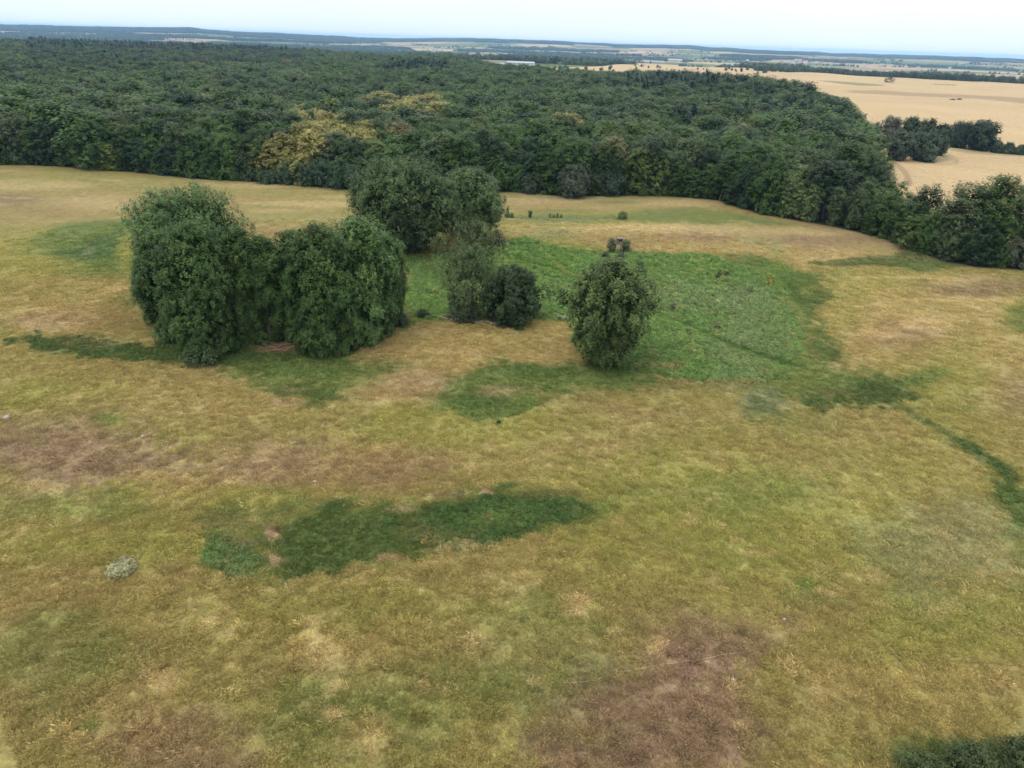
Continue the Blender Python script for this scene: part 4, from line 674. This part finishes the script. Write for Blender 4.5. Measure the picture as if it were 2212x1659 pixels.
BD = [(1124, 141, 60, 8, 16, 0, 'long white farm hall just above the forest in the centre'), (1079, 142.5, 22, 6, 12, 1, 'low white shed left of the long white hall'), (1136, 130, 20, 8, 14, 0, 'white hall behind the long white hall'), (1284, 126, 22, 9, 18, 0, 'white hall in the valley right of centre'),
      (1354, 131, 32, 6, 14, 1, 'long low pale shed in the village at the foot of the slope'), (1396, 132, 16, 6, 12, 0, 'small white shed between two long sheds'), (1420, 134, 28, 7, 14, 1, 'pale shed in front of the big tan building'), (1458, 134, 30, 15, 18, 2, 'big tall tan storage building in the village'),
      (1484, 132, 15, 12, 12, 0, 'white block right of the big tan building'), (1573, 140, 9, 6, 9, 0, 'small white house among trees'), (1687, 144, 14, 6, 10, 0, 'white farmhouse in the trees left of the belt'), (1706, 147, 17, 7, 12, 1, 'grey roofed barn beside the white farmhouse'), (1669, 152, 7, 5, 8, 0, 'tiny white shed at the edge of the wheat'),
      (1776, 146, 10, 6, 9, 3, 'red roofed house at the left end of the belt'), (1762, 147, 8, 6, 9, 3, 'second red roofed house farther left'), (2077, 138, 9, 7, 9, 0, 'white house far right in the valley'), (1725, 130, 16, 9, 14, 3, 'pale red roofed barn in the distance'), (1040, 128, 12, 8, 10, 0, 'white house in the trees left of the halls')]
for i_, (px, py, wpx, h_, dp, st_, lb) in enumerate(BD):
    X_, Y_ = at(px, py); z0 = float(zt(np.array([X_]), np.array([Y_]))[0]); Lx = wpx/pxm(X_, Y_, z0); t_ = empty('farm_hall' if wpx > 18 else 'farm_house', X_, Y_, z0, -math.atan2(X_, Y_)+rng.uniform(-.25, .25)); tag(t_, lb, 'building', 'buildings in the valley')
    hw = h_*.7 if st_ != 2 else h_*.85; wl, rf = gable(Lx, dp, hw, h_*.3); part('wall', wl, MB_ if st_ == 2 else MW, t_); part('roof', rf, (MG if st_ in (0, 1) else (MG if st_ == 2 else MR)), t_)
    for k_ in range(max(2, min(6, int(Lx/9)))):
        xx = -Lx/2+Lx*(k_+.5)/max(2, min(6, int(Lx/9))); part('window', box(xx, -dp/2-.03, hw*.55, min(2.2, Lx*.1), .1, 1.6), MGL, t_)
    part('door', box(Lx*.12, -dp/2-.04, 1.4, 1.8 if wpx < 18 else 3.4, .12, 2.8), MG, t_)
HS = []
for i_ in range(46):
    px = [rng.uniform(1240, 1480), rng.uniform(1480, 1760), rng.uniform(760, 1240), rng.uniform(1760, 2200)][i_ % 4 if i_ < 36 else 1]; py = 52+.0325*px+rng.uniform(26, 40 if px < 1700 else 30)
    X_, Y_ = at(px, py)
    if sdist(np.array([X_]), np.array([Y_]), WP)[0] > -15 or sdist(np.array([X_]), np.array([Y_]), P)[0] > -15: continue
    z0 = float(zt(np.array([X_]), np.array([Y_]))[0]); t_ = empty('farm_house', X_, Y_, z0, rng.uniform(0, 3.1)); tag(t_, None, 'house', 'tiny houses scattered in the valley'); HS.append((px, i_ % 3 == 0, t_))
    wl, rf = gable(rng.uniform(12, 34), 11, 6, 4); part('wall', wl, MW, t_); part('roof', rf, MR if i_ % 3 == 0 else MG, t_)
HS.sort(key=lambda q_: q_[0]); hk = {}
for px, red, t_ in HS:
    reg = 'above the forest left of the halls' if px < 1240 else ('between the halls and the tan building' if px < 1480 else ('from the tan building to the tree belt' if px < 1760 else 'beyond the tree belt at right')); hk.setdefault((red, reg), []).append(t_)
for (red, reg), ts_ in hk.items():
    for j, t_ in enumerate(ts_): t_['label'] = f"{'leftmost' if j == 0 else (ordn[j] if j < 12 else 'last')+' from left'} tiny pale {'red' if red else 'grey'} roofed house {reg}"
tw = NT('lake_water'); tw.b.inputs['Base Color'].default_value = (.2, .26, .3, 1); tw.b.inputs['Roughness'].default_value = .12
for px, py, wpx, dep in [(973, 117, 22, 200), (672, 108.5, 30, 160), (1079, 115, 18, 260), (1117, 120, 14, 150), (1243, 121, 18, 160), (1150, 113, 14, 200)]:
    X_, Y_ = at(px, py); r_0 = math.hypot(X_, Y_); z0 = float(zt(np.array([X_]), np.array([Y_]))[0]); hw = wpx/2/pxm(X_, Y_, z0); a_ = np.linspace(0, 6.283, 33)[:-1]; rad_ = 1+.15*np.sin(3*a_+px)
    ux, uy = X_/r_0, Y_/r_0; lx = np.cos(a_)*hw*rad_; ly = np.sin(a_)*dep/2*rad_; V = np.stack([lx*uy+ly*ux+X_, -lx*ux+ly*uy+Y_, np.full(32, z0+4.)], 1)
    o = link('lake', mesh_from('lake', V, np.arange(32)[None, ::-1], tw.m)); tag(o, kind='structure')

# ---------------------------------------------------------------- haze
hz = NT('haze_air'); hz.t.nodes.remove(hz.b); pv = hz.n('ShaderNodeVolumePrincipled'); pv.inputs['Color'].default_value = (.36, .62, 1, 1); pv.inputs['Density'].default_value = 4.6e-5; pv.inputs['Anisotropy'].default_value = .2
hz.l(pv.outputs[0], hz.out.inputs['Volume']); lo = float(Zg.min())-1; hi = max(float(Zg.max())+20, H+3)
o = link('haze', mesh_from('haze', *box(0, 0, (lo+hi)/2, 56000, 56000, hi-lo), hz.m)); tag(o, kind='stuff')
